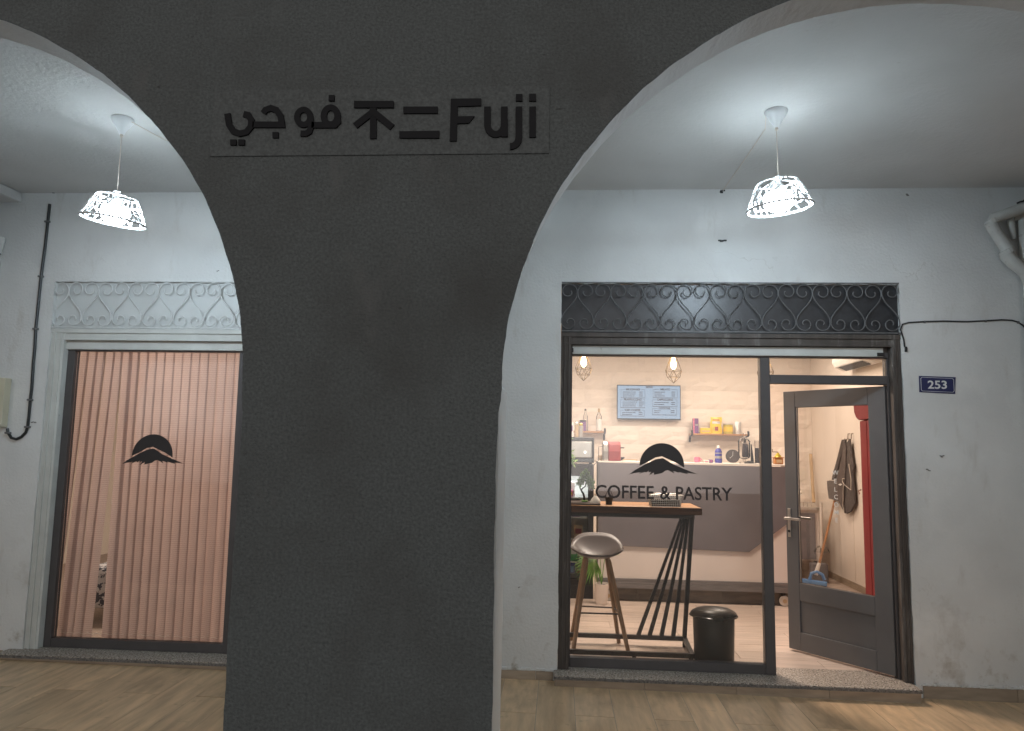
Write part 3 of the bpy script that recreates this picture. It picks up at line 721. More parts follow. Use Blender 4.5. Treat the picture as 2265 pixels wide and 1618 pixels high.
# ================================================================== CAFE ROOM
BW = 4.60; RW = 3.31; IC = 3.02
struct(B().box(-6.2, RW+.2, .24, BW+.2, -.12, FL-.005).build('shop_floor', m_igrout))
sf = bpy.data.objects['shop_floor']
tm = B().box(0, .896, 0, .196, -.0045, 0).mesh('floor_tile', m_itile)
for r in range(22):
    y = .245+.2*r; x = -.9 + (.45 if r % 2 else .1)
    while x < RW-.05:
        o = bpy.data.objects.new('floor_tile', tm); C.objects.link(o); setpar(o, sf); w = min(.9, RW-x)
        o.location = (x, y, FL+random.uniform(-.0005, .0005)); o.scale = ((w-.004)/.896, 1, 1); x += .9
B().box(0, OW, .002, .2395, FL-.02, FL-.001)
struct(B().box(-6.2, RW+.2, .24, BW+.2, IC, IC+.15).build('shop_ceiling', m_iwall))
bw_ = thing('back_wall', 'warm white interior wall of embossed panels behind the counter', 'wall', (1, BW, FL))
B().box(-6.2, RW+.2, BW, BW+.15, 0, IC).build('backing', m_iwall, bw_)
def foam(seed):
    r = random.Random(seed); nu, nv = 8, 4; H = {}
    for i in range(nu+1):
        for j in range(nv+1): H[i, j] = 0 if i in (0, nu) or j in (0, nv) else r.uniform(.005, .015)
    b = B(); b.grid(lambda u_, v_: (u_*.716+(r.uniform(-.015, .015) if 0 < u_ < 1 else 0), -H[round(u_*nu), round(v_*nv)]-.001, v_*.2370+(r.uniform(-.01, .01) if 0 < v_ < 1 else 0)), nu, nv)
    return b.mesh('panel', m_foam, smooth=False)
fm = [foam(k) for k in range(5)]
for r in range(9):
    z = .924+.2416*r; x = -.75-(.36 if r % 2 else 0)
    if z+.23 > IC+.12: continue
    while x < RW-.1:
        o = bpy.data.objects.new('panel', fm[random.randrange(5)]); C.objects.link(o); setpar(o, bw_)
        w = min(.72, RW-x); o.matrix_basis = Matrix.Translation((x, BW-.001, z)) @ Matrix.Diagonal((w/.72, 1, 1, 1)); x += .72
rw_ = thing('side_wall', 'plain warm white interior wall beside the open door', 'wall', (RW, 2.5, FL))
B().box(RW, RW+.15, .24, BW, 0, IC).build('backing', m_iwall, rw_)
b = B()
for y in np.arange(.3, BW-.05, .45): B().box(RW-.010, RW-.0005, y+.001, min(y+.449, BW-.002), FL, FL+.075).build('skirting_tile', m_skirt, rw_, bevel=.002)
for y in (3.32, 3.72): B().box(RW-.004, RW-.0005, y, y+.006, FL+.1, 1.25).build('wall_joint', m_foam, rw_)
lw = B().box(-6.2, -6.05, .24, BW, 0, IC).build('end_wall', m_iwall); tag(lw, 'plain far end wall of the shop room behind the pink blinds', 'wall')
# ceiling light panels (out of sight above the header)
for k, (x, y, pw_) in enumerate(((.9, 1.35, 26), (2.2, 3.2, 11), (-3.0, 1.6, 22), (.3, 3.0, 8))):
    t = thing('ceiling_light', ['square lit ceiling panel above the cafe window table', 'square lit ceiling panel near the air conditioner', 'square lit ceiling panel behind the pink blinds', 'square lit ceiling panel above the fridge end of the counter'][k], 'ceiling light', (x, y, IC), 'ceiling light panels')
    B().box(x-.31, x+.31, y-.31, y+.31, IC-.03, IC-.001).build('frame', m_whitep, t)
    B().box(x-.29, x+.29, y-.29, y+.29, IC-.034, IC-.0302).build('diffuser', e_panel, t)
    light('panel_light', 'AREA', (x, y, IC-.036), pw_, (1, .83, .71), t, (.55, .55))
# cage pendants
def cage(x, y, zb, label):
    t = thing('cage_pendant', label, 'pendant lamp', (x, y, IC), 'cage pendants over the counter')
    b = B(); b.tube([(x, y, IC-.02), (x, y, zb+.35)], .003, 6); b.build('cord', m_black, t)
    b = B(); b.lathe(x, y, [(.045, IC-.001), (.045, IC-.022)], 16); b.build('ceiling_rose', m_black, t)
    b = B(); b.lathe(x, y, [(.010, zb+.36), (.022, zb+.35), (.022, zb+.27)], 12); b.build('socket', m_brass, t, smooth=True)
    n = 6; R1, R2 = .090, .066; a = lambda k, r, z, o=0: (x+r*math.cos(2*PI*(k+o)/n+.3), y+r*math.sin(2*PI*(k+o)/n+.3), z)
    b = B()
    for k in range(n):
        T = a(k, .020, zb+.30); p = a(k, R1, zb+.130); p2 = a(k+1, R1, zb+.130); q = a(k, R2, zb+.064, .5); q2 = a(k+1, R2, zb+.064, .5)
        for s_, e_ in ((T, p), (p, p2), (p, q), (p2, q), (q, q2), (q, (x, y, zb))): b.tube([s_, e_], .0026, 5)
    b.build('cage', m_brass, t)
    b = B(); b.lathe(x, y, [(.012, zb+.268), (.018, zb+.245), (.028, zb+.20), (.026, zb+.17), (.014, zb+.148), (.002, zb+.142)], 14); b.build('bulb', e_warm, t, smooth=True)
    light('bulb_light', 'POINT', (x, y, zb+.20), 2.4, (1., .76, .52), t, .03)
    return t
cage(.238, 2.3, 2.280, 'lit wire cage pendant above the microwave end of the counter')
cage(1.160, 2.3, 2.267, 'lit wire cage pendant in front of the menu screen')
cage(2.085, 2.3, 2.262, 'lit wire cage pendant partly hidden by the door mullion')

# ---- counter
YC = 2.28
ct = thing('bar_counter', 'grey and white cafe counter with cut corner on castor wheels', 'counter', (1.3, YC, FL))
g = [(.395, 1.445), (2.36, 1.435), (2.36, .950), (1.886, .590), (.395, .622)]
B().prism(g, YC, YC+.02).build('grey_panel', m_cgrey, ct, bevel=.002)
B().box(.396, 2.355, YC+.021, YC+.035, .300, 1.43).build('white_panel', m_cwhite, ct)
B().box(.395, 2.36, YC+.004, YC+.03, .262, .2995).build('base_board', m_cbase, ct, bevel=.002)
B().box(.395, 2.36, YC+.0, YC+.03, .205, .2605).build('base_board', m_cbase, ct, bevel=.002)
B().box(.38, 2.37, YC+.0, YC+.42, 1.4455, 1.4605).build('counter_top', m_ctop, ct, bevel=.003)
B().box(.396, .42, YC+.036, YC+.40, .21, 1.445).build('end_panel', m_cwhite, ct); B().box(2.33, 2.354, YC+.036, YC+.40, .21, 1.445).build('end_panel', m_cwhite, ct)
x = .38
while x < 2.28:
    e = min(x+.42, 2.29); B().box(x+.001, e-.001, YC+.075, YC+.095, FL, .196).build('plinth_tile', m_skirtd, ct, bevel=.002); x = e
for x in (2.232, .50):
    b = B(); b.tube([(x, YC+.035, .121), (x, YC+.060, .121)], .050, 20); w_ = b.build('castor', m_cord, ct, bevel=.006)
    b = B(); b.tube([(x, YC+.028, .121), (x, YC+.034, .121)], .020, 14); b.build('hub', m_tan, w_)
    B().box(x-.03, x+.01, YC+.04, YC+.07, .172, .204).build('castor_fork', m_black, ct, bevel=.003)
# ---- menu screen
YT = 4.50
tv = thing('menu_screen', 'wall screen showing a pale blue drinks menu', 'screen', (1.18, YT, 1.97))
x0, z1 = U(1365, 852, YT); x1, z0 = U(1506, 929, YT); z1 = 2.433; z0 = 1.972
B().box(x0, x1, YT, YT+.04, z0, z1).build('bezel', m_black, tv, bevel=.003)
B().box(x0+.008, x1-.008, YT-.0015, YT-.0003, z0+.016, z1-.012).build('display', e_screen, tv)
B().box(1.05, 1.3, YT+.041, BW-.012, 2.1, 2.3).build('bracket', m_black, tv)
def mp_(X, Y): return U(1350+X*.07506, 840+Y*.07506, YT)
def mtext(s_, X0, X1, Y0, Y1, wt=.05):
    b = B(); a = mp_(X0, Y1); c = mp_(X1, Y0); put_text(b, s_, a[0], a[1], YT-.0025, h=(c[1]-a[1])*1.2, width=c[0]-a[0], weight=wt, depth=.0006); b.build('menu_heading', m_scrtext, tv)
mtext('MENU', 1045, 1255, 205, 250); mtext('MILKSHAKE', 460, 875, 275, 320); mtext('MELATO', 1475, 1765, 275, 320)
mtext('FRAPPUCCINO', 395, 930, 572, 622); mtext('CAPPUCCINO', 1370, 1855, 575, 625); mtext('ICED COFFEE', 425, 890, 882, 932); mtext('COCKTAIL', 1420, 1775, 828, 876)
def line(X0, Y0, X1, Y1, t=7):
    a = mp_(X0, Y0); c = mp_(X1, Y1); h = t*.07506*9.7/1600/2
    b.box(min(a[0], c[0])-h, max(a[0], c[0])+h, YT-.0027, YT-.002, min(a[1], c[1])-h, max(a[1], c[1])+h)
for X0, X1, Y0, Y1, hx0, hx1 in ((315, 1020, 300, 540, 430, 905), (305, 1015, 590, 830, 365, 955), (300, 1005, 905, 1075, 390, 920), (1260, 1970, 298, 540, 1440, 1795), (1250, 1965, 598, 800, 1340, 1885), (1245, 1950, 850, 1045, 1390, 1805)):
    b = B(); line(X0, Y0, hx0, Y0); line(hx1, Y0, X1, Y0); line(X0, Y1, X1, Y1); line(X0, Y0, X0, Y1); line(X1, Y0, X1, Y1); b.build('menu_box', m_scrtext, tv)
b = B()
for Y, X0, X1, P0, P1 in ((370, 375, 740, 855, 960), (428, 375, 730, 855, 960), (485, 375, 705, 855, 960), (665, 370, 790, 850, 965), (722, 370, 770, 850, 960), (778, 370, 745, 850, 955), (975, 360, 740, 845, 945), (1028, 355, 640, 845, 935),
                          (372, 1310, 1600, 1810, 1910), (428, 1310, 1510, 1810, 1905), (485, 1310, 1615, 1810, 1910), (680, 1310, 1720, 1805, 1905), (738, 1305, 1585, 1805, 1900), (920, 1300, 1470, 1795, 1890), (975, 1300, 1455, 1790, 1890)):
    X = X0
    while X < X1: 
        w = random.choice((18, 22, 26)); line(X, Y, min(X+w, X1), Y, 22); X += w+random.choice((22, 26, 34))
    X = P0
    while X < P1: line(X, Y, X+16, Y, 22); X += 36
b.build('menu_lines', m_scrtext, tv)['kind'] = 'stuff'
# ---- wall shelves
def shelf(x0, x1, z, label, brk):
    t = thing('wall_shelf', label, 'shelf', ((x0+x1)/2, BW, z), 'wooden shelves on the panelled wall')
    B().box(x0, x1, BW-.20, BW-.016, z-.022, z).build('board', m_wood, t, bevel=.002)
    for x in brk:
        b = B(); b.tube([(x, BW-.016, z-.11), (x, BW-.06, z-.035), (x, BW-.19, z-.026), (x, BW-.215, z-.012), (x, BW-.215, z+.02), (x, BW-.20, z+.035)], .010, 6, flat=1.4); b.build('bracket', m_black, t)
YS2 = BW-.11
def SX(px): return U(px, 955, YS2)[0]
zR = U(1600, 960, BW-.2)[1]; zL = U(1310, 954, BW-.2)[1]
shelf(SX(1526), SX(1652), zR, 'short wooden shelf of yellow tins and pouches below and beside the screen', (SX(1528), SX(1651)))
shelf(SX(1248), SX(1336), zL, 'short wooden shelf holding two syrup bottles above the coffee machine', (SX(1337), SX(1250)))
# shelf goods
def bx(name, pxa, pxb, pyt, z, dep, mats, label, cat, Y=YS2, art=None):
    xa = U(pxa, pyt, Y)[0]; xb = U(pxb, pyt, Y)[0]; zt = U((pxa+pxb)/2, pyt, Y)[1]
    t = thing(name, label, cat, ((xa+xb)/2, Y, z))
    B().box(xa, xb, Y-dep/2, Y+dep/2, z, zt).build('body', mats[0], t, bevel=.004)
    w = xb-xa; h = zt-z; yf = Y-dep/2
    for (u0_, u1_, v0_, v1_, mm) in (art or ()):
        B().box(xa+u0_*w, xa+u1_*w, yf-.0015, yf-.0003, z+v0_*h, z+v1_*h).build('print', mm, t)
    return t
zr = zR+.0005
bx('dark_tin', 1532, 1544, 926, zr, .07, [m_purple], 'tall dark purple tin at the bracket end of the shelf', 'tin', art=[(.0, .25, 0, 1, m_pink), (.4, .9, .5, .62, m_silver)])
bx('yellow_packet', 1548, 1571, 947, zr, .08, [m_yellow], 'low yellow packet lying between dark tin and yellow pouch', 'packet', art=[(.1, .9, .3, .55, m_tan)])
def pouch(name, pxa, pxb, pyt, z, m, label, cat, art):
    xa = U(pxa, pyt, YS2)[0]; xb = U(pxb, pyt, YS2)[0]; zt = U(pxa, pyt, YS2)[1]; t = thing(name, label, cat, ((xa+xb)/2, YS2, z)); w = xb-xa; h = zt-z
    def side(sgn):
        b = B(); b.grid(lambda u_, v_: (xa+w*u_+(.006*math.sin(9*v_) if u_ in (0, 1) else 0), YS2+sgn*(.032*math.sin(PI*u_)**.7*(1-v_)**.6+.002), z+h*v_), 8, 8); return b
    b = side(-1); c = side(1); b.add(c.v, c.f); b.build('pouch_body', m, t, smooth=True)
    for (u0_, u1_, v0_, v1_, mm) in art:
        b = B(); b.grid(lambda u_, v_: (xa+w*(u0_+(u1_-u0_)*u_), YS2-(.032*math.sin(PI*(u0_+(u1_-u0_)*u_))**.7*(1-(v0_+(v1_-v0_)*v_))**.6+.0045), z+h*(v0_+(v1_-v0_)*v_)), 6, 4)
        b.build('print', mm, t, smooth=True)
    return t
pouch('yellow_pouch', 1571, 1596, 923, zr, m_yellow, 'tall yellow cocoa pouch with a printed cup, middle of the shelf', 'pouch', [(.15, .85, .60, .74, m_foil), (.2, .8, .80, .86, m_red), (.35, .65, .18, .42, m_red), (.15, .32, .2, .4, m_gold)])
t = thing('yellow_can', 'round yellow and gold can with a metal lid', 'can', (2.11, YS2, zr)); xa = SX(1600); xb = SX(1621); zt = U(1610, 938, YS2)[1]
b = B(); b.lathe((xa+xb)/2, YS2, [((xb-xa)/2, zr), ((xb-xa)/2, zt-.012)], 24); b.build('body', m_gold, t, smooth=True)
b = B(); b.lathe((xa+xb)/2, YS2, [((xb-xa)/2+.002, zt-.012), ((xb-xa)/2+.002, zt)], 24); b.build('lid', m_silver, t, smooth=True)
b = B(); b.lathe((xa+xb)/2, YS2, [((xb-xa)/2+.001, zr+.03), ((xb-xa)/2+.001, zt-.04)], 24, caps=False); b.build('print', m_yellow, t, smooth=True)
pouch('foil_bag', 1624, 1639, 933, zr, m_foil, 'crumpled silver foil bag at the far end of the shelf', 'bag', [])
def bottle(name, px, pyt, z, r, mats, label, cat, Y, neck=.35, cap=.06, band=None):
    x = U(px, pyt, Y)[0]; zt = U(px, pyt, Y)[1]; h = zt-z; t = thing(name, label, cat, (x, Y, z))
    b = B(); b.lathe(x, Y, [(r*.95, z), (r, z+.01), (r, z+h*(1-neck)), (r*.42, z+h*(1-neck*.55)), (r*.32, z+h*(1-cap))], 18); b.build('body', mats[0], t, smooth=True)
    b = B(); b.lathe(x, Y, [(r*.40, z+h*(1-cap)), (r*.40, zt)], 14); b.build('cap', mats[1], t, smooth=True)
    if band:
        b = B(); b.lathe(x, Y, [(r*1.015, z+h*band[0]), (r*1.015, z+h*band[1])], 18, caps=False); b.build('paper_label', band[2], t, smooth=True)
    return t
zl = zL+.0005
bottle('syrup_bottle', 1295, 905, zl, .032, [m_jar, m_black], 'clear syrup bottle with a black cap on the shelf', 'bottle', YS2, cap=.08)
bottle('sauce_bottle', 1325, 904, zl, .036, [m_jar, m_tan], 'clear bottle with a white and red paper label and amber tip', 'bottle', YS2, cap=.17, band=(.04, .52, m_whitepr))
bx('dark_canister', 1282, 1296, 930, zl, .08, [m_purple], 'dark square canister with a folding lid behind the steel cylinder', 'canister', art=[(0, 1, .86, 1, m_black)])

# ---- things on the counter
zc = 1.4610; YK = YC+.16
cm = thing('coffee_machine', 'red capsule coffee machine on the counter beside the microwave', 'coffee machine', (.56, YK, zc))
xa = U(1344, 1000, YK)[0]; xb = U(1371, 1000, YK)[0]
pr = [(YK-.12, zc), (YK-.13, zc+.10), (YK-.115, zc+.175), (YK-.07, zc+.20), (YK+.06, zc+.20), (YK+.11, zc+.17), (YK+.13, zc+.1), (YK+.13, zc)]
B().prism(pr, xa, xb, axis='x').build('red_shell', m_red, cm, bevel=.012)
pr2 = [(y_, zc+.002+(z_-zc)*.98) for y_, z_ in pr]
B().prism(pr2, xa-.055, xa-.0005, axis='x').build('grey_side', m_silver, cm, bevel=.01)
B().box(xa-.095, xa-.0555, YK-.03, YK+.09, zc, zc+.055).build('drip_tray', m_tan, cm, bevel=.004)
b = B(); b.tube([(xa-.094, YK-.03, zc+.05), (xa-.094, YK-.03, zc+.145), (xa-.05, YK-.03, zc+.147)], .003, 6); b.build('tank_rim', m_black, cm)
b = B(); b.tube([(xb-.02, YK-.10, zc+.137), (xb+.035, YK-.125, zc+.137)], .006, 8); b.build('lever', m_black, cm)
b = B(); b.prism([(xb, zc), (xb+.045, zc+.03), (xb+.045, zc+.042), (xb, zc+.04)], YK-.06, YK+.06); b.build('spout_tray', m_black, cm, bevel=.004)
b = B(); b.tube([(xa-.09, YK-.05, zc+.03), (xa-.11, YC-.02, zc-.005), (.335, YC-.06, zc-.05), (.318, YC-.06, 1.30), (.315, YC-.06, 1.15), (.335, YC-.06, 1.0), (.39, YC-.05, .90)], .004, 6)
tag(b.build('appliance_cord', m_black, smooth=True), 'thin black appliance cord hanging down the end of the counter', 'cord')
xx = U(1392, 1020, YK)[0]; t = thing('serving_tray', 'shallow pale serving tray flat on the counter by the coffee machine', 'tray', (xx, YK, zc))
B().box(xx-.07, xx+.07, YK-.10, YK+.10, zc, zc+.006).build('base', m_ctop, t, bevel=.002); 
b = B(); b.tube([(xx-.07, YK-.10, zc+.016), (xx+.07, YK-.10, zc+.016), (xx+.07, YK+.10, zc+.016), (xx-.07, YK+.10, zc+.016)], .004, 6, closed=True)
b.build('rim', m_tan, t)
def cup(px, r, h, m, label, m2=None):
    x = U(px, 1024, YK)[0]; t = thing('sugar_bowl' if m2 else 'pink_cup', label, 'cup', (x, YK, zc))
    b = B(); b.lathe(x, YK, [(r*.8, zc), (r, zc+h*.5), (r*.95, zc+h), (r*.85, zc+h), (r*.85, zc+.01)], 20, caps=True); b.build('bowl', m, t, smooth=True)
    if m2:
        b = B(); b.tube([(x+r*.9, YK, zc+h*.8), (x+r*1.5, YK, zc+h*.6), (x+r*.9, YK, zc+h*.2)], .005, 6); b.build('handle', m2, t)
cup(1542, .032, .055, m_pink, 'small pink cup on the counter nearest the window emblem', m_pink)
bx('tea_packet', 1556, 1568, 1018, zc, .05, [m_pot], 'small beige packet standing between pink cup and purple box', 'packet', Y=YK, art=[(.2, .8, .3, .6, m_pink)])
bx('purple_box', 1568, 1576, 1017, zc, .05, [m_purple], 'small purple box beside the beige packet on the counter', 'box', Y=YK, art=[(.3, .7, .4, .7, m_pink)])
t = thing('blue_bottle', 'blue plastic bottle with a white cap on the counter', 'bottle', (1.635, YK, zc))
xa, xb = U(1581, 1000, YK)[0], U(1597, 1000, YK)[0]; zt = U(1588, 992, YK)[1]; xm = (xa+xb)/2; rr = (xb-xa)/2
b = B(); b.lathe(xm, YK, [(rr*.96, zc), (rr, zc+.01), (rr, zt-.035), (rr*.75, zt-.012), (rr*.36, zt)], 20, sy=.7); b.build('body', m_blue, t, smooth=True)
b = B(); b.lathe(xm, YK, [(rr*.42, zt), (rr*.42, zt+.022), (rr*.3, zt+.028)], 14); b.build('cap', m_whitep, t, smooth=True)
b = B(); b.lathe(xm, YK, [(rr*1.02, zc+.045), (rr*1.02, zc+.07)], 20, sy=.7, caps=False); b.lathe(xm, YK, [(rr*1.02, zt-.055), (rr*1.02, zt-.045)], 20, sy=.7, caps=False); b.build('print', m_silver, t, smooth=True)
# clock
xk, zk = U(1620.5, 1012, YK); t = thing('table_clock', 'round black clock with pale hands leaning on the counter', 'clock', (xk, YK, zc)); R_ = .068; zk = zc+R_+.003
b = B(); b.tube([(xk, YK-.02, zk), (xk, YK+.02, zk)], R_, 32); b.build('case', m_black, t, bevel=.004)
b = B(); b.tube([(xk, YK-.0225, zk), (xk, YK-.0205, zk)], R_*.90, 32); b.build('dial', m_aprond, t)
b = B(); b.tube([(xk-.004, YK-.025, zk+.005), (xk-.001, YK-.025, zk+.048)], .0022, 4); b.tube([(xk-.004, YK-.025, zk+.005), (xk-.028, YK-.025, zk-.016)], .0022, 4); b.build('hands', m_whitepr, t)
b = B(); b.lathe(xk-.031, YK-.024, [(.001, zk-.022), (.009, zk-.018), (.001, zk-.012)], 10); b.build('small_dial', m_silver, t)
# apothecary jar
xj = U(1646, 1000, YK)[0]; t = thing('glass_jar', 'footed glass jar with a domed lid, holding a dark bag, on the counter', 'jar', (xj, YK, zc))
b = B(); b.lathe(xj, YK, [(.05, zc), (.05, zc+.008), (.014, zc+.02), (.014, zc+.04), (.05, zc+.055), (.060, zc+.075), (.060, zc+.215)], 22); b.build('bowl', m_jar, t, smooth=True)
b = B(); b.lathe(xj, YK, [(.064, zc+.216), (.062, zc+.226), (.045, zc+.250), (.018, zc+.262), (.012, zc+.27), (.022, zc+.285), (.020, zc+.30), (.006, zc+.308)], 22); b.build('lid', m_jar, t, smooth=True)
b = B(); b.lathe(xj+.012, YK, [(.028, zc+.062), (.036, zc+.08), (.030, zc+.16), (.026, zc+.20), (.015, zc+.205)], 12, sy=.6); b.build('contents', m_bean, t, smooth=True)
xs = U(1663, 1020, YK)[0]; t = thing('black_stand', 'tapered black stand with a flat foot beside the glass jar', 'stand', (xs, YK+.02, zc))
b = B(); b.prism([(xs-.006, zc+.018), (xs+.022, zc+.018), (xs+.004, zc+.19), (xs-.002, zc+.20)], YK, YK+.03); b.build('blade', m_black, t, bevel=.003)
b = B(); b.lathe(xs-.02, YK+.015, [(.05, zc), (.052, zc+.008), (.03, zc+.022), (.01, zc+.028)], 20); b.build('foot', m_black, t, smooth=True)
xv = U(1673.5, 1000, YK)[0]; t = thing('bean_cylinder', 'narrow glass cylinder part filled with dark coffee beans', 'vase', (xv, YK-.02, zc))
b = B(); b.lathe(xv, YK-.02, [(.024, zc), (.024, zc+.235), (.0225, zc+.235), (.0225, zc+.006)], 20, caps=False); b.build('glass', m_jar, t, smooth=True)
b = B(); b.lathe(xv, YK-.02, [(.021, zc+.006), (.0215, zc+.155), (.012, zc+.16)], 18); b.build('beans', m_bean, t, smooth=True)
xg = U(1721, 1020, YK)[0]; t = thing('coffee_grinder', 'small wooden hand coffee grinder with brass top on the counter', 'grinder', (xg, YK, zc))
B().box(xg-.040, xg+.040, YK-.04, YK+.04, zc, zc+.062).build('box', m_wooditem, t, bevel=.003)
B().box(xg-.050, xg+.050, YK-.05, YK+.05, zc+.0625, zc+.070).build('lid_board', m_wooditem, t, bevel=.002)
b = B(); b.lathe(xg, YK, [(.036, zc+.0705), (.030, zc+.085), (.018, zc+.10), (.010, zc+.115)], 16); b.build('hopper', m_gold, t, smooth=True)
b = B(); b.tube([(xg, YK, zc+.115), (xg, YK, zc+.122), (xg-.06, YK-.02, zc+.122), (xg-.062, YK-.02, zc+.150)], .004, 6); b.build('crank', m_brass, t)
B().box(xg-.028, xg+.028, YK-.0425, YK-.0403, zc+.012, zc+.045).build('drawer', m_tan, t, bevel=.001)

# ---- display fridge, microwave and what stands on it
FX0, FX1, FY0 = -.36, .352, 2.36
fr = thing('display_fridge', 'black glass-fronted display fridge stocked with drinks under the microwave', 'fridge', (0, FY0, FL))
b = B(); b.box(FX0, FX0+.03, FY0+.03, FY0+.5, FL, 1.42); b.box(FX1-.03, FX1, FY0+.03, FY0+.5, FL, 1.42); b.box(FX0+.031, FX1-.031, FY0+.47, FY0+.5, FL, 1.42); b.box(FX0+.031, FX1-.031, FY0+.03, FY0+.469, FL, .26); b.box(FX0+.031, FX1-.031, FY0+.03, FY0+.469, 1.34, 1.42)
b.build('cabinet', m_black, fr)
b = B(); b.box(FX0, FX0+.055, FY0, FY0+.028, .27, 1.42); b.box(FX1-.058, FX1, FY0, FY0+.028, .27, 1.42); b.box(FX0+.056, FX1-.0585, FY0, FY0+.028, 1.30, 1.42); b.box(FX0+.056, FX1-.0585, FY0, FY0+.028, .27, .32)
dd = b.build('door_frame', m_black, fr, bevel=.004)
B().box(FX0+.0555, FX1-.0583, FY0+.012, FY0+.016, .321, 1.299).build('glass_pane', m_glassc, dd)
B().box(FX0+.032, FX1-.032, FY0+.44, FY0+.468, .27, 1.33).build('liner', m_whitep, fr)
for z in (.43, .66, .88, 1.08): B().box(FX0+.032, FX1-.032, FY0+.06, FY0+.43, z-.012, z).build('rack', m_silver, fr)
B().box(FX0+.05, FX1-.05, FY0+.05, FY0+.07, 1.30, 1.318).build('strip_light', e_fridge, fr)
light('strip_light_glow', 'AREA', (0, FY0+.15, 1.315), 2.0, (.85, .93, 1), fr, (.55, .12))
B().box(FX0+.02, FX1-.02, FY0+.02, FY0+.06, FL, .2).build('kick_grille', m_black, fr)
yb = FY0+.14
def good(name, x, w, z, h, mats, label, cat, kind='box'):
    t = thing(name, label, cat, (x, yb, z))
    if kind == 'box':
        B().box(x-w/2, x+w/2, yb-.03, yb+.03, z+.0005, z+h).build('body', mats[0], t, bevel=.003)
        B().box(x-w*.35, x+w*.35, yb-.0318, yb-.0303, z+h*.35, z+h*.75).build('print', mats[1], t)
    else:
        b = B(); b.lathe(x, yb, [(w/2, z+.0005), (w/2, z+h*.65), (w*.22, z+h*.85), (w*.22, z+h*.9)], 14); b.build('body', mats[0], t, smooth=True)
        b = B(); b.lathe(x, yb, [(w*.25, z+h*.9), (w*.25, z+h)], 12); b.build('cap', mats[1], t, smooth=True)
good('cream_carton', .125, .075, 1.08, .155, [m_pot, m_cord], 'cream carton on the top fridge rack', 'carton'); good('pink_tub', .17, .0001+.08, .88, .16, [m_purple, m_pink], 'pink and purple carton on the second fridge rack', 'carton')
good('white_carton', .245, .07, .88, .18, [m_whitep, m_blue2], 'white milk carton with blue print on the second fridge rack', 'carton'); good('pink_jar', .115, .05, 1.08, .001+.07, [m_pink, m_yellow], 'tiny pink pot in front of the cream carton', 'pot')
bpy.data.objects['pink_jar'].location.y -= .07
good('water_bottle', .10, .06, .66, .19, [m_jar, m_whitep], 'clear water bottle in the fridge behind the table edge', 'bottle', 'b'); good('juice_pack', .20, .09, .66, .13, [m_tan, m_red], 'tan juice pack with red print inside the fridge', 'carton')
good('green_carton', .155, .075, .43, .19, [m_green, m_whitep], 'green carton on the lower fridge rack', 'carton'); good('milk_carton', .25, .075, .43, .20, [m_whitep, m_blue], 'tall white carton with navy print on lower fridge rack', 'carton')
good('lotion_bottle', .085, .05, .43, .18, [m_whitep, m_green], 'slim white bottle with green cap on lower fridge rack', 'bottle', 'b')
good('blue_bottle_pack', .12, .10, .262, .15, [m_blue, m_blue2], 'blue bottle pack at the bottom of the fridge', 'bottle pack'); good('snack_packet', .22, .07, .262, .09, [m_tan, m_red], 'tan snack packet at the bottom of the fridge', 'packet')
mw = thing('microwave', 'black microwave with a silver front standing on the display fridge', 'microwave', (.1, FY0+.1, 1.43))
B().box(-.17, .356, FY0+.02, FY0+.38, 1.437, 1.700).build('case', m_black, mw, bevel=.008)
B().box(-.15, .330, FY0+.008, FY0+.0195, 1.490, 1.655).build('front_door', m_silver, mw, bevel=.006)
B().box(-.16, .35, FY0+.012, FY0+.0192, 1.443, 1.482).build('control_strip', m_blackgl, mw, bevel=.002)
b = B(); b.tube([(.26, FY0+.007, 1.545), (.26, FY0-.014, 1.545)], .014, 14); b.build('knob', m_chrome, mw, smooth=True)
for x in (-.14, .32): B().box(x-.015, x+.015, FY0+.04, FY0+.07, 1.4215, 1.4365).build('foot', m_black, mw)
zt = 1.7005
def cyl(px0, px1, pyt, m1, m2, label, name):
    Y = FY0+.18; xa = U(px0, pyt, Y)[0]; xb = U(px1, pyt, Y)[0]; x = (xa+xb)/2; r = (xb-xa)/2; ztp = U(px0, pyt, Y)[1]; t = thing(name, label, 'canister', (x, Y, zt))
    b = B(); b.lathe(x, Y, [(r, zt), (r, ztp-.03)], 20); b.build('body', m1, t, smooth=True)
    b = B(); b.lathe(x, Y, [(r*.8, ztp-.0295), (r*.9, ztp-.01), (r*.3, ztp)], 20); b.build('lid', m2, t, smooth=True)
cyl(1280, 1290, 936, m_silver, m_gold, 'slim steel canister with brass top on the microwave', 'steel_canister')
cyl(1271, 1280, 934, m_tan, m_silver, 'slim tan canister with metal lid on the microwave', 'tan_canister')
bx('purple_pack', 1254, 1269, 935, zt, .10, [m_whitep], 'white pack with purple print at the window edge of the microwave', 'packet', Y=FY0+.18, art=[(.1, .85, .4, .8, m_purple)])
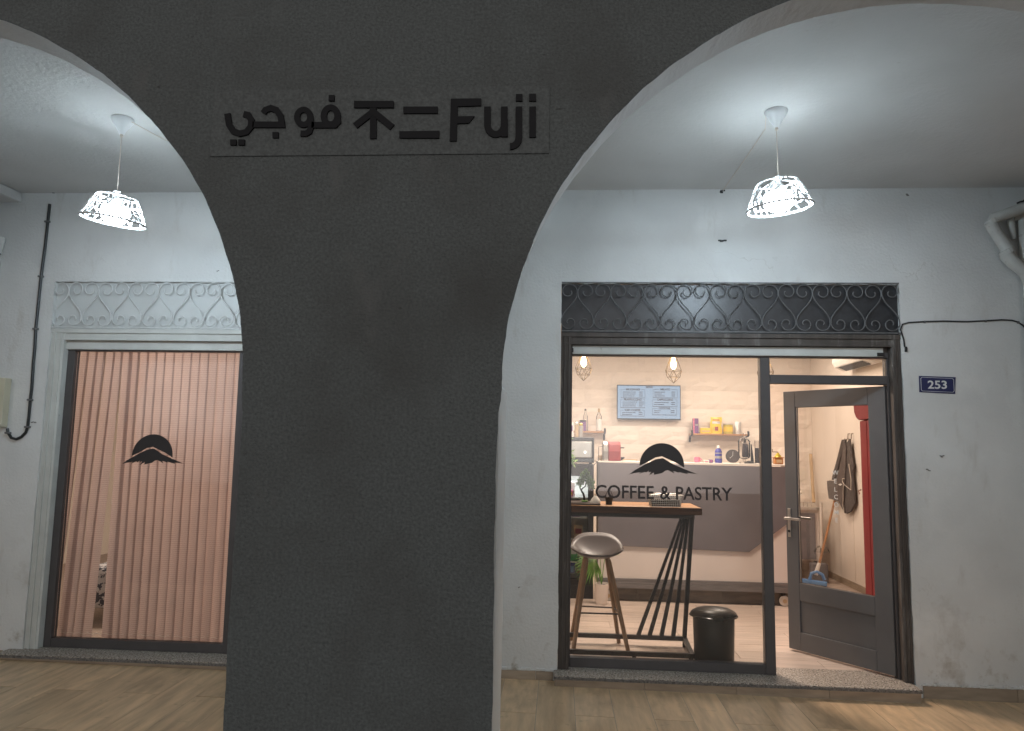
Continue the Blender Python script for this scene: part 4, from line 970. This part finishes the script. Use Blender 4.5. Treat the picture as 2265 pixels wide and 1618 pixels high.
# trailing plant hanging in front of the microwave
def leafset(b, c, n, L0, sp, seed, droop=0., wid=.25):
    r = random.Random(seed)
    for k in range(n):
        d = Vector((r.uniform(-1, 1), r.uniform(-1, .6), r.uniform(-.9, 1)-droop)).normalized(); o = Vector(c)+Vector((r.uniform(-sp, sp), r.uniform(-sp, sp), r.uniform(-sp, sp)))
        L_ = L0*r.uniform(.7, 1.2); s_ = d.cross(Vector((r.uniform(-1, 1), r.uniform(-1, 1), r.uniform(-1, 1)))).normalized()*L_*wid; nn = d.cross(s_).normalized()*L_*.08
        b.add([o, o+d*L_*.45+s_+nn, o+d*L_, o+d*L_*.45-s_+nn, o+d*L_*.45-nn], [(0, 1, 4), (1, 2, 4), (2, 3, 4), (3, 0, 4)])
ph = thing('hanging_plant', 'green leafy trailing plant in front of the microwave at the window edge', 'plant', (.06, FY0-.1, 1.43))
b = B(); b.tube([(.03, FY0-.06, 1.70), (.055, FY0-.10, 1.60), (.06, FY0-.11, 1.46)], .004, 6); b.build('stem', m_leaf, ph)
b = B(); leafset(b, (.06, FY0-.10, 1.66), 14, .085, .03, 1, .5, .22); leafset(b, (.07, FY0-.11, 1.57), 18, .085, .035, 2, .6, .22); leafset(b, (.09, FY0-.11, 1.47), 16, .075, .035, 3, .6, .22); b.build('leaves', m_leaf, ph)
b = B(); leafset(b, (.09, FY0-.12, 1.52), 9, .075, .03, 5, .4, .2); leafset(b, (.12, FY0-.12, 1.45), 7, .06, .03, 6, .4, .2); b.build('pale_leaves', m_leafp, ph)
b = B(); b.lathe(-.01, FY0-.05, [(.05, 1.66), (.062, 1.75), (.055, 1.75), (.05, 1.68)], 18); b.build('pot', m_whitep, ph, smooth=True)
b = B(); b.tube([(-.01, FY0-.05, 1.75), (-.01, FY0-.05, IC-.001)], .002, 5); b.build('hanger', m_cord, ph)

# ---- bar table and what stands on it
TZ = 1.168; TY0, TY1 = .285, .74; TXR = 1.045
bt = thing('bar_table', 'wooden bar table with fanned black steel legs behind the glass', 'table', (.2, .5, FL))
b = B(); b.box(-1.0, TXR, TY0+.004, TY1, TZ-.052, TZ); b.build('table_top', m_wood, bt, bevel=.004)
B().box(-1.0, TXR, TY0, TY0+.0035, TZ-.052, TZ-.003).build('front_edge', m_wooddk, bt)
B().box(TXR+.0003, TXR+.0035, TY0+.004, TY1, TZ-.052, TZ-.003).build('end_edge', m_wooddk, bt)
B().box(-.9, 1.0, TY0+.03, TY0+.055, TZ-.082, TZ-.053).build('top_rail', m_steelblk, bt); B().box(-.9, 1.02, TY1-.06, TY1-.03, TZ-.082, TZ-.053).build('top_rail', m_steelblk, bt)
YR = TY1-.045; RZ0, RZ1 = .118, .150
for X_ in (1,):
    xs_b = [U(px, 1418, YR)[0] for px in (1412, 1437, 1463, 1489, 1514)]; xs_t = [U(px, 1148, YR)[0] for px in (1509.5, 1514.5, 1519, 1523.5, 1531)]
    for k in range(5):
        b = B(); dx = .0155
        zb = RZ1+.0005; ztp = TZ-.083; v = [(xs_b[k]-dx, YR-.015, zb), (xs_b[k]+dx, YR-.015, zb), (xs_b[k]+dx, YR+.015, zb), (xs_b[k]-dx, YR+.015, zb)]
        dt = .0085 if k < 4 else .0155
        v += [(xs_t[k]-dt, YR-.013-k*.0006, ztp), (xs_t[k]+dt, YR-.013-k*.0006, ztp), (xs_t[k]+dt, YR+.013, ztp), (xs_t[k]-dt, YR+.013, ztp)]
        b.add(v, [(0, 1, 2, 3), (7, 6, 5, 4), (0, 4, 5, 1), (1, 5, 6, 2), (2, 6, 7, 3), (3, 7, 4, 0)]); b.build('fan_bar' if k < 4 else 'leg', m_steelblk, bt)
xe = xs_b[4]
B().box(-.9, xe+.016, YR-.015, YR+.015, RZ0, RZ1).build('floor_rail', m_steelblk, bt)
B().box(-.9, xe+.016, .345, .375, RZ0-.036, RZ1-.036).build('floor_rail', m_steelblk, bt)
b = B(); b.add([(xe-.014, .376, RZ0-.035), (xe+.016, .376, RZ0-.035), (xe+.016, YR-.0155, RZ0), (xe-.014, YR-.0155, RZ0), (xe-.014, .376, RZ1-.037), (xe+.016, .376, RZ1-.037), (xe+.016, YR-.0155, RZ1-.001), (xe-.014, YR-.0155, RZ1-.001)], [(0, 3, 2, 1), (4, 5, 6, 7), (0, 1, 5, 4), (1, 2, 6, 5), (2, 3, 7, 6), (3, 0, 4, 7)]); b.build('end_rail', m_steelblk, bt)
for x, y, zz in ((xe, YR, RZ0), (xe-.01, .36, RZ0-.036), (-.88, YR, RZ0), (-.88, .36, RZ0-.036), (.56, .36, RZ0-.036)): B().box(x-.014, x+.014, y-.013, y+.013, FL, zz-.0005).build('foot', m_steelblk, bt)
# on the table
z0 = TZ+.0005
def TX(px, Y): return U(px, 1110, Y)[0]
t = thing('slate_tray', 'dark green slate tray on the bar table beneath the bonsai', 'tray', (.1, .42, z0))
B().box(-.15, TX(1328, .33), .305, .56, z0, z0+.012).build('slab', m_aprond, t, bevel=.002)
z1_ = z0+.0125
bn = thing('bonsai', 'small bonsai with a forked black trunk and tufts of green leaves', 'bonsai', (TX(1292, .46), .46, z1_)); Yb = .46
tr = [U(px, py, Yb) for px, py in ((1293, 1104), (1291, 1094), (1286, 1086), (1288, 1081), (1294, 1077))]
b = B(); b.tube([(tr[0][0], Yb, z1_+.012)] + [(x, Yb, z) for x, z in tr[1:]], [.010, .008, .007, .006, .004], 7)
br = [U(px, py, Yb) for px, py in ((1286, 1086), (1282, 1078), (1283, 1070))]; b.tube([(x, Yb, z) for x, z in br], [.006, .005, .003], 6)
br = [U(px, py, Yb) for px, py in ((1294, 1077), (1297, 1068), (1292, 1058))]; b.tube([(x, Yb, z) for x, z in br], [.005, .004, .003], 6); b.build('trunk', m_black, bn, smooth=True)
b = B()
for i_, (px, py, n_) in enumerate(((1292, 1052, 100), (1283, 1068, 80), (1304, 1066, 100), (1308, 1074, 50), (1296, 1047, 60), (1287, 1060, 50), (1300, 1058, 50))):
    x, z = U(px, py, Yb); leafset(b, (x, Yb, z), n_, .022, .020, 20+i_, -.2, .38)
b.build('foliage', m_leaf, bn)
b = B(); leafset(b, (*[U(1307, 1079, Yb)[0]], Yb, U(1307, 1079, Yb)[1]), 8, .014, .008, 40); b.build('red_tuft', m_red, bn)
B().box(TX(1286, Yb), TX(1300, Yb), Yb-.03, Yb+.03, z1_, z1_+.012).build('moss_base', m_leaf, bn, bevel=.004)
t = thing('white_cone', 'small white porcelain cone beside the bonsai on the tray', 'ornament', (TX(1316, .42), .42, z1_))
x = TX(1317, .42); b = B(); b.lathe(x, .42, [(.040, z1_), (.041, z1_+.008), (.026, z1_+.032), (.008, z1_+.052)], 20); b.build('cone', m_whitep, t, smooth=True)
b = B(); b.lathe(x, .42, [(.005, z1_+.0525), (.006, z1_+.06), (.002, z1_+.064)], 10); b.build('knob', m_tan, t, smooth=True)
x = TX(1347, .42); t = thing('black_planter', 'black tapered pot topped by a wire triangle on the bar table', 'planter', (x, .42, z0))
b = B(); b.lathe(x, .42, [(.024, z0), (.026, z0+.025), (.033, z0+.05), (.040, z0+.056), (.034, z0+.056), (.028, z0+.048)], 20); b.build('pot', m_black, t, smooth=True)
b = B(); zb_ = z0+.050; P_ = [(x-.036, .42, zb_), (x+.036, .42, zb_), (x, .40, zb_+.075), (x+.005, .45, zb_)]
for a_, c_ in ((0, 1), (0, 2), (1, 2), (3, 2), (0, 3), (1, 3)): b.tube([P_[a_], P_[c_]], .0022, 5)
b.build('wire_frame', m_black, t)
x0_, x1_ = TX(1437, .36), TX(1508, .36); t = thing('wire_basket', 'grey wire mesh basket with a pale rim near the table end', 'basket', ((x0_+x1_)/2, .42, z0))
b = B(); zt_ = z0+.085
def bas(u_, v_): return (x0_+.012*(1-v_)+(x1_-x0_-.024*(1-v_))*u_, z0+.001+(zt_-z0)*v_)
for yy, sgn in ((.325, 1), (.50, -1)):
    for k in range(17):
        p = bas(k/16, 0); q = bas(k/16, .82); b.tube([(p[0], yy+sgn*.012, p[1]), (q[0], yy, q[1])], .0019, 4)
    for k in range(6):
        p = bas(0, k/6); q = bas(1, k/6); b.tube([(p[0], yy+sgn*.012*(1-k/6), p[1]), (q[0], yy+sgn*.012*(1-k/6), q[1])], .0019, 4)
for k in range(8):
    for u_ in (0, 1):
        p = bas(u_, 0); q = bas(u_, .82); y_ = .337+.15*k/7; b.tube([(p[0], y_, p[1]), (q[0], .325+.175*k/7, q[1])], .0019, 4)
b.build('mesh_side', m_silver, t)['kind'] = 'stuff'
B().box(x0_+.014, x1_-.014, .34, .488, z0, z0+.05).build('liner', m_aprond, t, bevel=.004)
b = B(); b.tube([(x0_-.004, .32, zt_), (x1_+.004, .32, zt_), (x1_+.004, .505, zt_), (x0_-.004, .505, zt_)], .004, 6, closed=True); b.build('rim', m_silver, t)
# ---- stool
st_ = thing('bar_stool', 'bar stool with dark moulded seat and walnut legs under the table', 'stool', (.295, .60, FL))
Xc, Yc2 = .297, .60
def seatf(u_, v_):
    r = u_; q = 2*PI*v_; e = 2.6; cx2, sy2 = math.cos(q), math.sin(q); k = (abs(cx2)**e+abs(sy2)**e)**(-1/e)
    x_ = cx2*k*r; y_ = sy2*k*r
    z_ = .738 + .050*r**2.2 + (.125*max(0, y_)**1.7) - .010*max(0, -y_)**2 + .030*abs(x_)**2.2
    return (Xc+.208*x_, Yc2+.185*y_, z_)
b = B(); b.grid(seatf, 9, 40); so = b.build('seat', m_seat, st_, smooth=True, merge=True)
md = so.modifiers.new('thick', 'SOLIDIFY'); md.thickness = .011; md.offset = -1
fe = [(.118, .475), (.530, .480), (.105, .78), (.480, .745)]; te = [(-.085, -.07), (.085, -.07), (-.085, .07), (.085, .07)]
for (fx_, fy_), (dx_, dy_) in zip(fe, te):
    b = B(); b.tube([(Xc+dx_, Yc2+dy_, .742), (Xc+dx_+(fx_-Xc-dx_)*.04, Yc2+dy_, .71), (fx_, fy_, FL)], [.017, .020, .0155], 10); b.build('leg', m_legwood, st_, smooth=True)
def legat(i_, z_): t_ = (.742-z_)/(.742-FL); return (Xc+te[i_][0]+(fe[i_][0]-Xc-te[i_][0])*t_, Yc2+te[i_][1]+(fe[i_][1]-Yc2-te[i_][1])*t_, z_)
for a_, c_ in ((0, 1), (2, 3), (0, 2), (1, 3)):
    b = B(); b.tube([legat(a_, .345), legat(c_, .345)], .0065, 8); b.build('footrest', m_steelblk, st_)
# ---- pedal bin
xb_ = 1.140; t = thing('waste_bin', 'black oval waste bin with a domed lid by the table end', 'bin', (xb_, .37, FL)); Yb2 = .37
b = B(); b.lathe(xb_, Yb2, [(.140, FL), (.143, FL+.02), (.150, .385)], 36, sx=1, sy=.78); b.build('body', m_bin, t, smooth=True)
b = B(); b.lathe(xb_, Yb2, [(.166, .386), (.170, .395), (.166, .405), (.155, .418), (.115, .437), (.05, .447), (.002, .449)], 36, sy=.80); b.build('lid', m_bin, t, smooth=True)
b = B(); b.box(xb_-.035, xb_+.04, Yb2-.147, Yb2-.128, .375, .410); b.build('lid_clip', m_blackgl, t, bevel=.004)
b = B(); b.tube([(xb_+.170*math.cos(a), Yb2+.137*math.sin(a), .388) for a in [2*PI*k/40 for k in range(40)]], .006, 6, closed=True); b.build('rim', m_blackgl, t, smooth=True)
# ---- white pot with palm
xp, yp = .425, 2.14; t = thing('potted_palm', 'small fan palm in a tall white pot below the counter', 'potted plant', (xp, yp, FL))
b = B(); b.lathe(xp, yp, [(.052, FL), (.055, FL+.01), (.072, .272), (.066, .272), (.064, .25)], 28); b.build('pot', m_pot, t, smooth=True)
b = B(); b.lathe(xp, yp, [(.064, .255), (.002, .26)], 20); b.build('soil', m_bean, t)
def fan(name, c0, tip, ang0, ang1, L0, nblade, m, bend):
    b = B(); b.tube([(xp, yp, .26), tuple((Vector((xp, yp, .26))+Vector(tip))/2+Vector((0, 0, .03))), tip], .004, 6)
    for k in range(nblade):
        a = rad(ang0+(ang1-ang0)*k/(nblade-1)); d = Vector((math.cos(a), bend*math.sin(3*a)*.3-.1, math.sin(a))).normalized(); L_ = L0*(.8+.25*math.sin(PI*k/(nblade-1)))
        s_ = Vector((-d.z, 0, d.x))*.008; o = Vector(tip); mid = o+d*L_*.55+Vector((0, .012, 0)); tp_ = o+d*L_+Vector((0, -.01, -.035))
        b.add([o, mid+s_, tp_, mid-s_, mid+Vector((0, -.006, 0))], [(0, 1, 4), (1, 2, 4), (2, 3, 4), (3, 0, 4)])
    b.build(name, m, t)
fan('frond', None, (xp-.06, yp-.03, .50), 140, 292, .24, 20, m_leaf, .5); fan('frond', None, (xp+.03, yp-.02, .53), 20, 170, .20, 15, m_leaf, .3)
fan('frond', None, (xp-.02, yp+.05, .56), 60, 190, .20, 12, m_leafp, .4)

# ---- red drinks cabinet against the side wall
rf = thing('red_cabinet', 'tall red drinks cabinet against the side wall behind the open door', 'cabinet', (3.0, 1.3, FL))
B().box(2.76, RW-.012, .98, 1.62, FL, 2.06).build('carcass', m_redfr, rf, bevel=.01)
B().box(2.722, 2.758, .985, 1.455, FL+.08, 1.88).build('door', m_redfr, rf, bevel=.01)
B().box(2.728, 2.758, 1.475, 1.615, FL+.08, 1.88).build('side_strip', m_redfr, rf, bevel=.006)
B().box(2.735, 2.7585, 1.456, 1.474, FL+.08, 1.88).build('seal', m_black, rf)
b = B(); hd = [(.98, 1.90)] + [(1.60, 1.885), (1.66, 1.91), (1.70, 1.96), (1.715, 2.03), (1.715, 2.12), (.98, 2.12)]; b.prism(hd, 2.715, 2.78, axis='x'); b.build('canopy', m_redfr, rf, bevel=.006)
b = B(); b.tube([(2.715, 1.60, 1.26), (2.69, 1.60, 1.25), (2.70, 1.60, 1.22)], .007, 6); b.build('handle', m_chrome, rf)
for z_, h_, mm in ((1.72, .10, m_black), (1.52, .12, m_foil), (1.30, .16, m_tan), (1.12, .08, m_whitep), (.95, .07, m_black), (.78, .09, m_whitep), (1.62, .05, m_yellow)):
    B().box(2.80, 3.20, .976, .9795, z_, z_+h_).build('side_print', mm, rf)
# ---- hooks and aprons
XA = RW-.05
def av(x_, y_): return UX(1740+x_*.17309, 940+y_*.17309, XA)
def aprism(b, P, dx0, dx1): b.prism([av(*p) for p in P], XA+dx0, XA+dx1, axis='x')
for k, (hx_, nm) in enumerate(((752, 'metal hook holding the apron strap on the side wall'), (795, 'metal hook nearer the red cabinet holding the apron body'))):
    y_, z_ = av(hx_, 170); b = B(); b.tube([(RW-.001, y_, z_+.05), (RW-.02, y_, z_+.05), (RW-.024, y_, z_-.01), (RW-.05, y_, z_-.022), (RW-.06, y_, z_-.005)], .005, 6); tag(b.build('wall_hook', m_brass), nm, 'hook', 'coat hooks on the side wall')
ap = thing('apron', 'grey apron with pale ties hanging folded from hooks on the side wall', 'apron', (XA, 3.4, 1.0))
def cloth(name, P, m, dx):
    q = [av(*p) for p in P]; b = B(); b.prism(q, XA+dx-.012, XA+dx+.012, axis='x'); o = b.build(name, m, ap, bevel=.008); return o
cloth('strap', [(705, 190), (755, 186), (745, 260), (690, 430), (640, 620), (610, 700), (575, 705), (600, 600), (650, 420)], m_aprond, .006)
cloth('bib', [(532, 718), (560, 712), (640, 716), (690, 560), (740, 300), (762, 232), (775, 320), (762, 700), (752, 775), (745, 1000), (760, 1138), (682, 982), (640, 965), (555, 945), (538, 820)], m_apron, -.008)
cloth('skirt', [(762, 232), (800, 178), (822, 400), (852, 552), (835, 600), (855, 830), (868, 1005), (822, 1108), (760, 1138), (746, 1000), (755, 770), (778, 320)], m_aprond, .010)
b = B()
for P in ([(755, 770), (750, 860), (752, 960), (745, 1020), (762, 1120)], [(768, 690), (742, 690), (742, 730), (768, 770), (850, 835), (853, 700), (825, 500)]):
    b.tube([(XA-.026, *av(*p)) for p in P], .0035, 5)
b.build('tie', m_cord, ap)
b = B(); b.prism([av(690, 765), av(714, 752), av(738, 765), av(714, 780)], XA-.028, XA-.022, axis='x'); b.build('emblem', m_whitepr, ap)
# ---- air conditioner
ac = thing('air_conditioner', 'white wall air conditioner with a dark louvre near the ceiling', 'air conditioner', (RW-.1, 2.8, 2.52))
pr = [(RW-.012, 2.52), (RW-.10, 2.505), (RW-.20, 2.545), (RW-.225, 2.60), (RW-.22, 2.80), (RW-.012, 2.80)]
B().prism(pr, 2.36, 3.22).build('casing', m_whitep, ac, bevel=.01)
b = B(); b.add([(RW-.195, 2.46, 2.538), (RW-.195, 3.12, 2.538), (RW-.105, 3.12, 2.499), (RW-.105, 2.46, 2.499)], [(0, 1, 2, 3)]); b.add([(RW-.195, 2.46, 2.545), (RW-.195, 3.12, 2.545), (RW-.105, 3.12, 2.506), (RW-.105, 2.46, 2.506)], [(3, 2, 1, 0)]); b.build('louvre', m_black, ac)
b = B(); b.tube([(RW-.02, 2.34, 2.62), (RW-.02, 2.26, 2.60), (RW-.02, 2.20, 2.45), (RW-.02, 2.18, 2.30)], .010, 8); b.build('drain_hose', m_cord, ac, smooth=True)
B().box(RW-.03, RW-.001, 2.08, 2.20, 2.20, 2.33).build('junction_box', m_tan, ac, bevel=.004)
# ---- sink cabinet
sk = thing('sink_unit', 'grey fronted sink cabinet with a tap in the back corner', 'sink', (2.8, 3.8, FL))
B().box(2.42, 3.10, 3.82, BW-.02, .30, .895).build('carcass', m_cwhite, sk); B().box(2.45, 3.05, 3.80, 3.8195, .32, .86).build('door_panel', m_cgrey, sk, bevel=.003)
B().box(2.40, 3.12, 3.78, BW-.018, .8955, .93).build('worktop', m_silver, sk, bevel=.004)
for x in (2.46, 3.06): B().box(x-.02, x+.02, 3.86, 3.90, FL, .2995).build('leg', m_skirtd, sk)
b = B(); b.tube([(2.88, 4.1, .93), (2.88, 4.1, 1.10), (2.90, 4.05, 1.15), (2.93, 3.95, 1.13), (2.93, 3.93, 1.08)], .012, 8); b.build('tap', m_chrome, sk, smooth=True)
b = B()
for k in range(5): b.tube([(2.84+.045*k, 3.84, .932), (2.84+.045*k, 3.84, .985)], .003, 5)
b.tube([(2.83, 3.84, .985), (3.03, 3.84, .985)], .003, 5); b.build('dish_rack', m_chrome, sk)
def pole(p0, p1, Y0, Y1, r, m, label, name, cat, extra=None):
    a = U(*p0, Y0); c = U(*p1, Y1); t = thing(name, label, cat, (a[0], Y0, a[1])); b = B(); b.tube([(a[0], Y0, a[1]), (c[0], Y1, c[1])], r, 8); b.build('handle', m, t, smooth=True); return t
pole((1793, 1005), (1800, 1112), 4.50, 4.30, .020, m_tan, 'bare wooden board leaning in the back corner above the sink', 'wooden_board', 'board')
t = pole((1816, 1112), (1817, 1212), 3.72, 3.70, .016, m_cord, 'long-handled clear dustpan standing by the side wall', 'dustpan', 'dustpan')
x, z = U(1818, 1216, 3.70); b = B(); b.lathe(x, 3.70, [(.09, z-.03), (.08, z), (.045, z+.035), (.015, z+.05)], 18, sy=.7); b.build('hood', m_jar, t, smooth=True)
x2_, z2_ = U(1812, 1250, 3.70); B().box(x2_-.09, x2_+.09, 3.66, 3.78, FL+.001, FL+.22).build('pan', m_cgrey, t, bevel=.01)
t = pole((1846, 1108), (1812, 1250), 3.75, 3.58, .013, m_wooditem, 'broom with a wooden handle and blue head on the floor by the wall', 'broom', 'broom')
a = U(1812, 1246, 3.58); c = U(1804, 1272, 3.56); b = B(); b.tube([(a[0], 3.58, a[1]), (c[0], 3.56, c[1])], [.02, .026], 10); b.build('collar', m_whitep, t, smooth=True)
c0 = U(1773, 1270, 3.56); c1 = U(1826, 1289, 3.44); b = B(); b.add([(c0[0], 3.56, FL+.06), (c1[0], 3.40, FL+.055), (c1[0]+.03, 3.47, FL+.055), (c0[0]+.03, 3.63, FL+.06), (c0[0], 3.56, FL+.02), (c1[0], 3.40, FL+.015), (c1[0]+.03, 3.47, FL+.015), (c0[0]+.03, 3.63, FL+.02)], [(0, 1, 2, 3), (7, 6, 5, 4), (0, 4, 5, 1), (1, 5, 6, 2), (2, 6, 7, 3), (3, 7, 4, 0)]); b.build('head', m_blue2, t, bevel=.006)
b = B(); b.tube([(c[0]-.07, 3.55, FL+.06), (c[0]-.05, 3.55, FL+.13), (c[0]+.01, 3.55, FL+.15), (c[0]+.07, 3.54, FL+.12), (c[0]+.09, 3.53, FL+.06)], .018, 8); b.build('brace', m_blue2, t, smooth=True)
b = B(); r_ = random.Random(4)
for k in range(60):
    u_ = r_.random(); x_ = c0[0]+.015+(c1[0]-c0[0])*u_; y_ = 3.595-.16*u_+r_.uniform(-.02, .02); b.tube([(x_, y_, FL+.02), (x_+r_.uniform(-.01, .01), y_+r_.uniform(-.01, .01), FL+.001)], .003, 3)
b.build('bristles', m_blue, t)
# ---- patterned armchair glimpsed between the blinds
pc = thing('patterned_armchair', 'black and white patterned armchair glimpsed through the gap in the blinds', 'armchair', (-3.5, 1.0, FL))
B().box(-4.0, -2.95, .75, 1.35, FL+.12, .52).build('seat', m_pattern, pc, bevel=.04); B().box(-4.0, -2.95, 1.355, 1.55, FL+.12, 1.02).build('backrest', m_pattern, pc, bevel=.05)
for x in (-3.95, -3.0):
    for y in (.8, 1.5): B().box(x-.02, x+.02, y-.02, y+.02, FL, FL+.1195).build('leg', m_wooddk, pc)
bpy.context.view_layer.update()
bpy.context.view_layer.update()
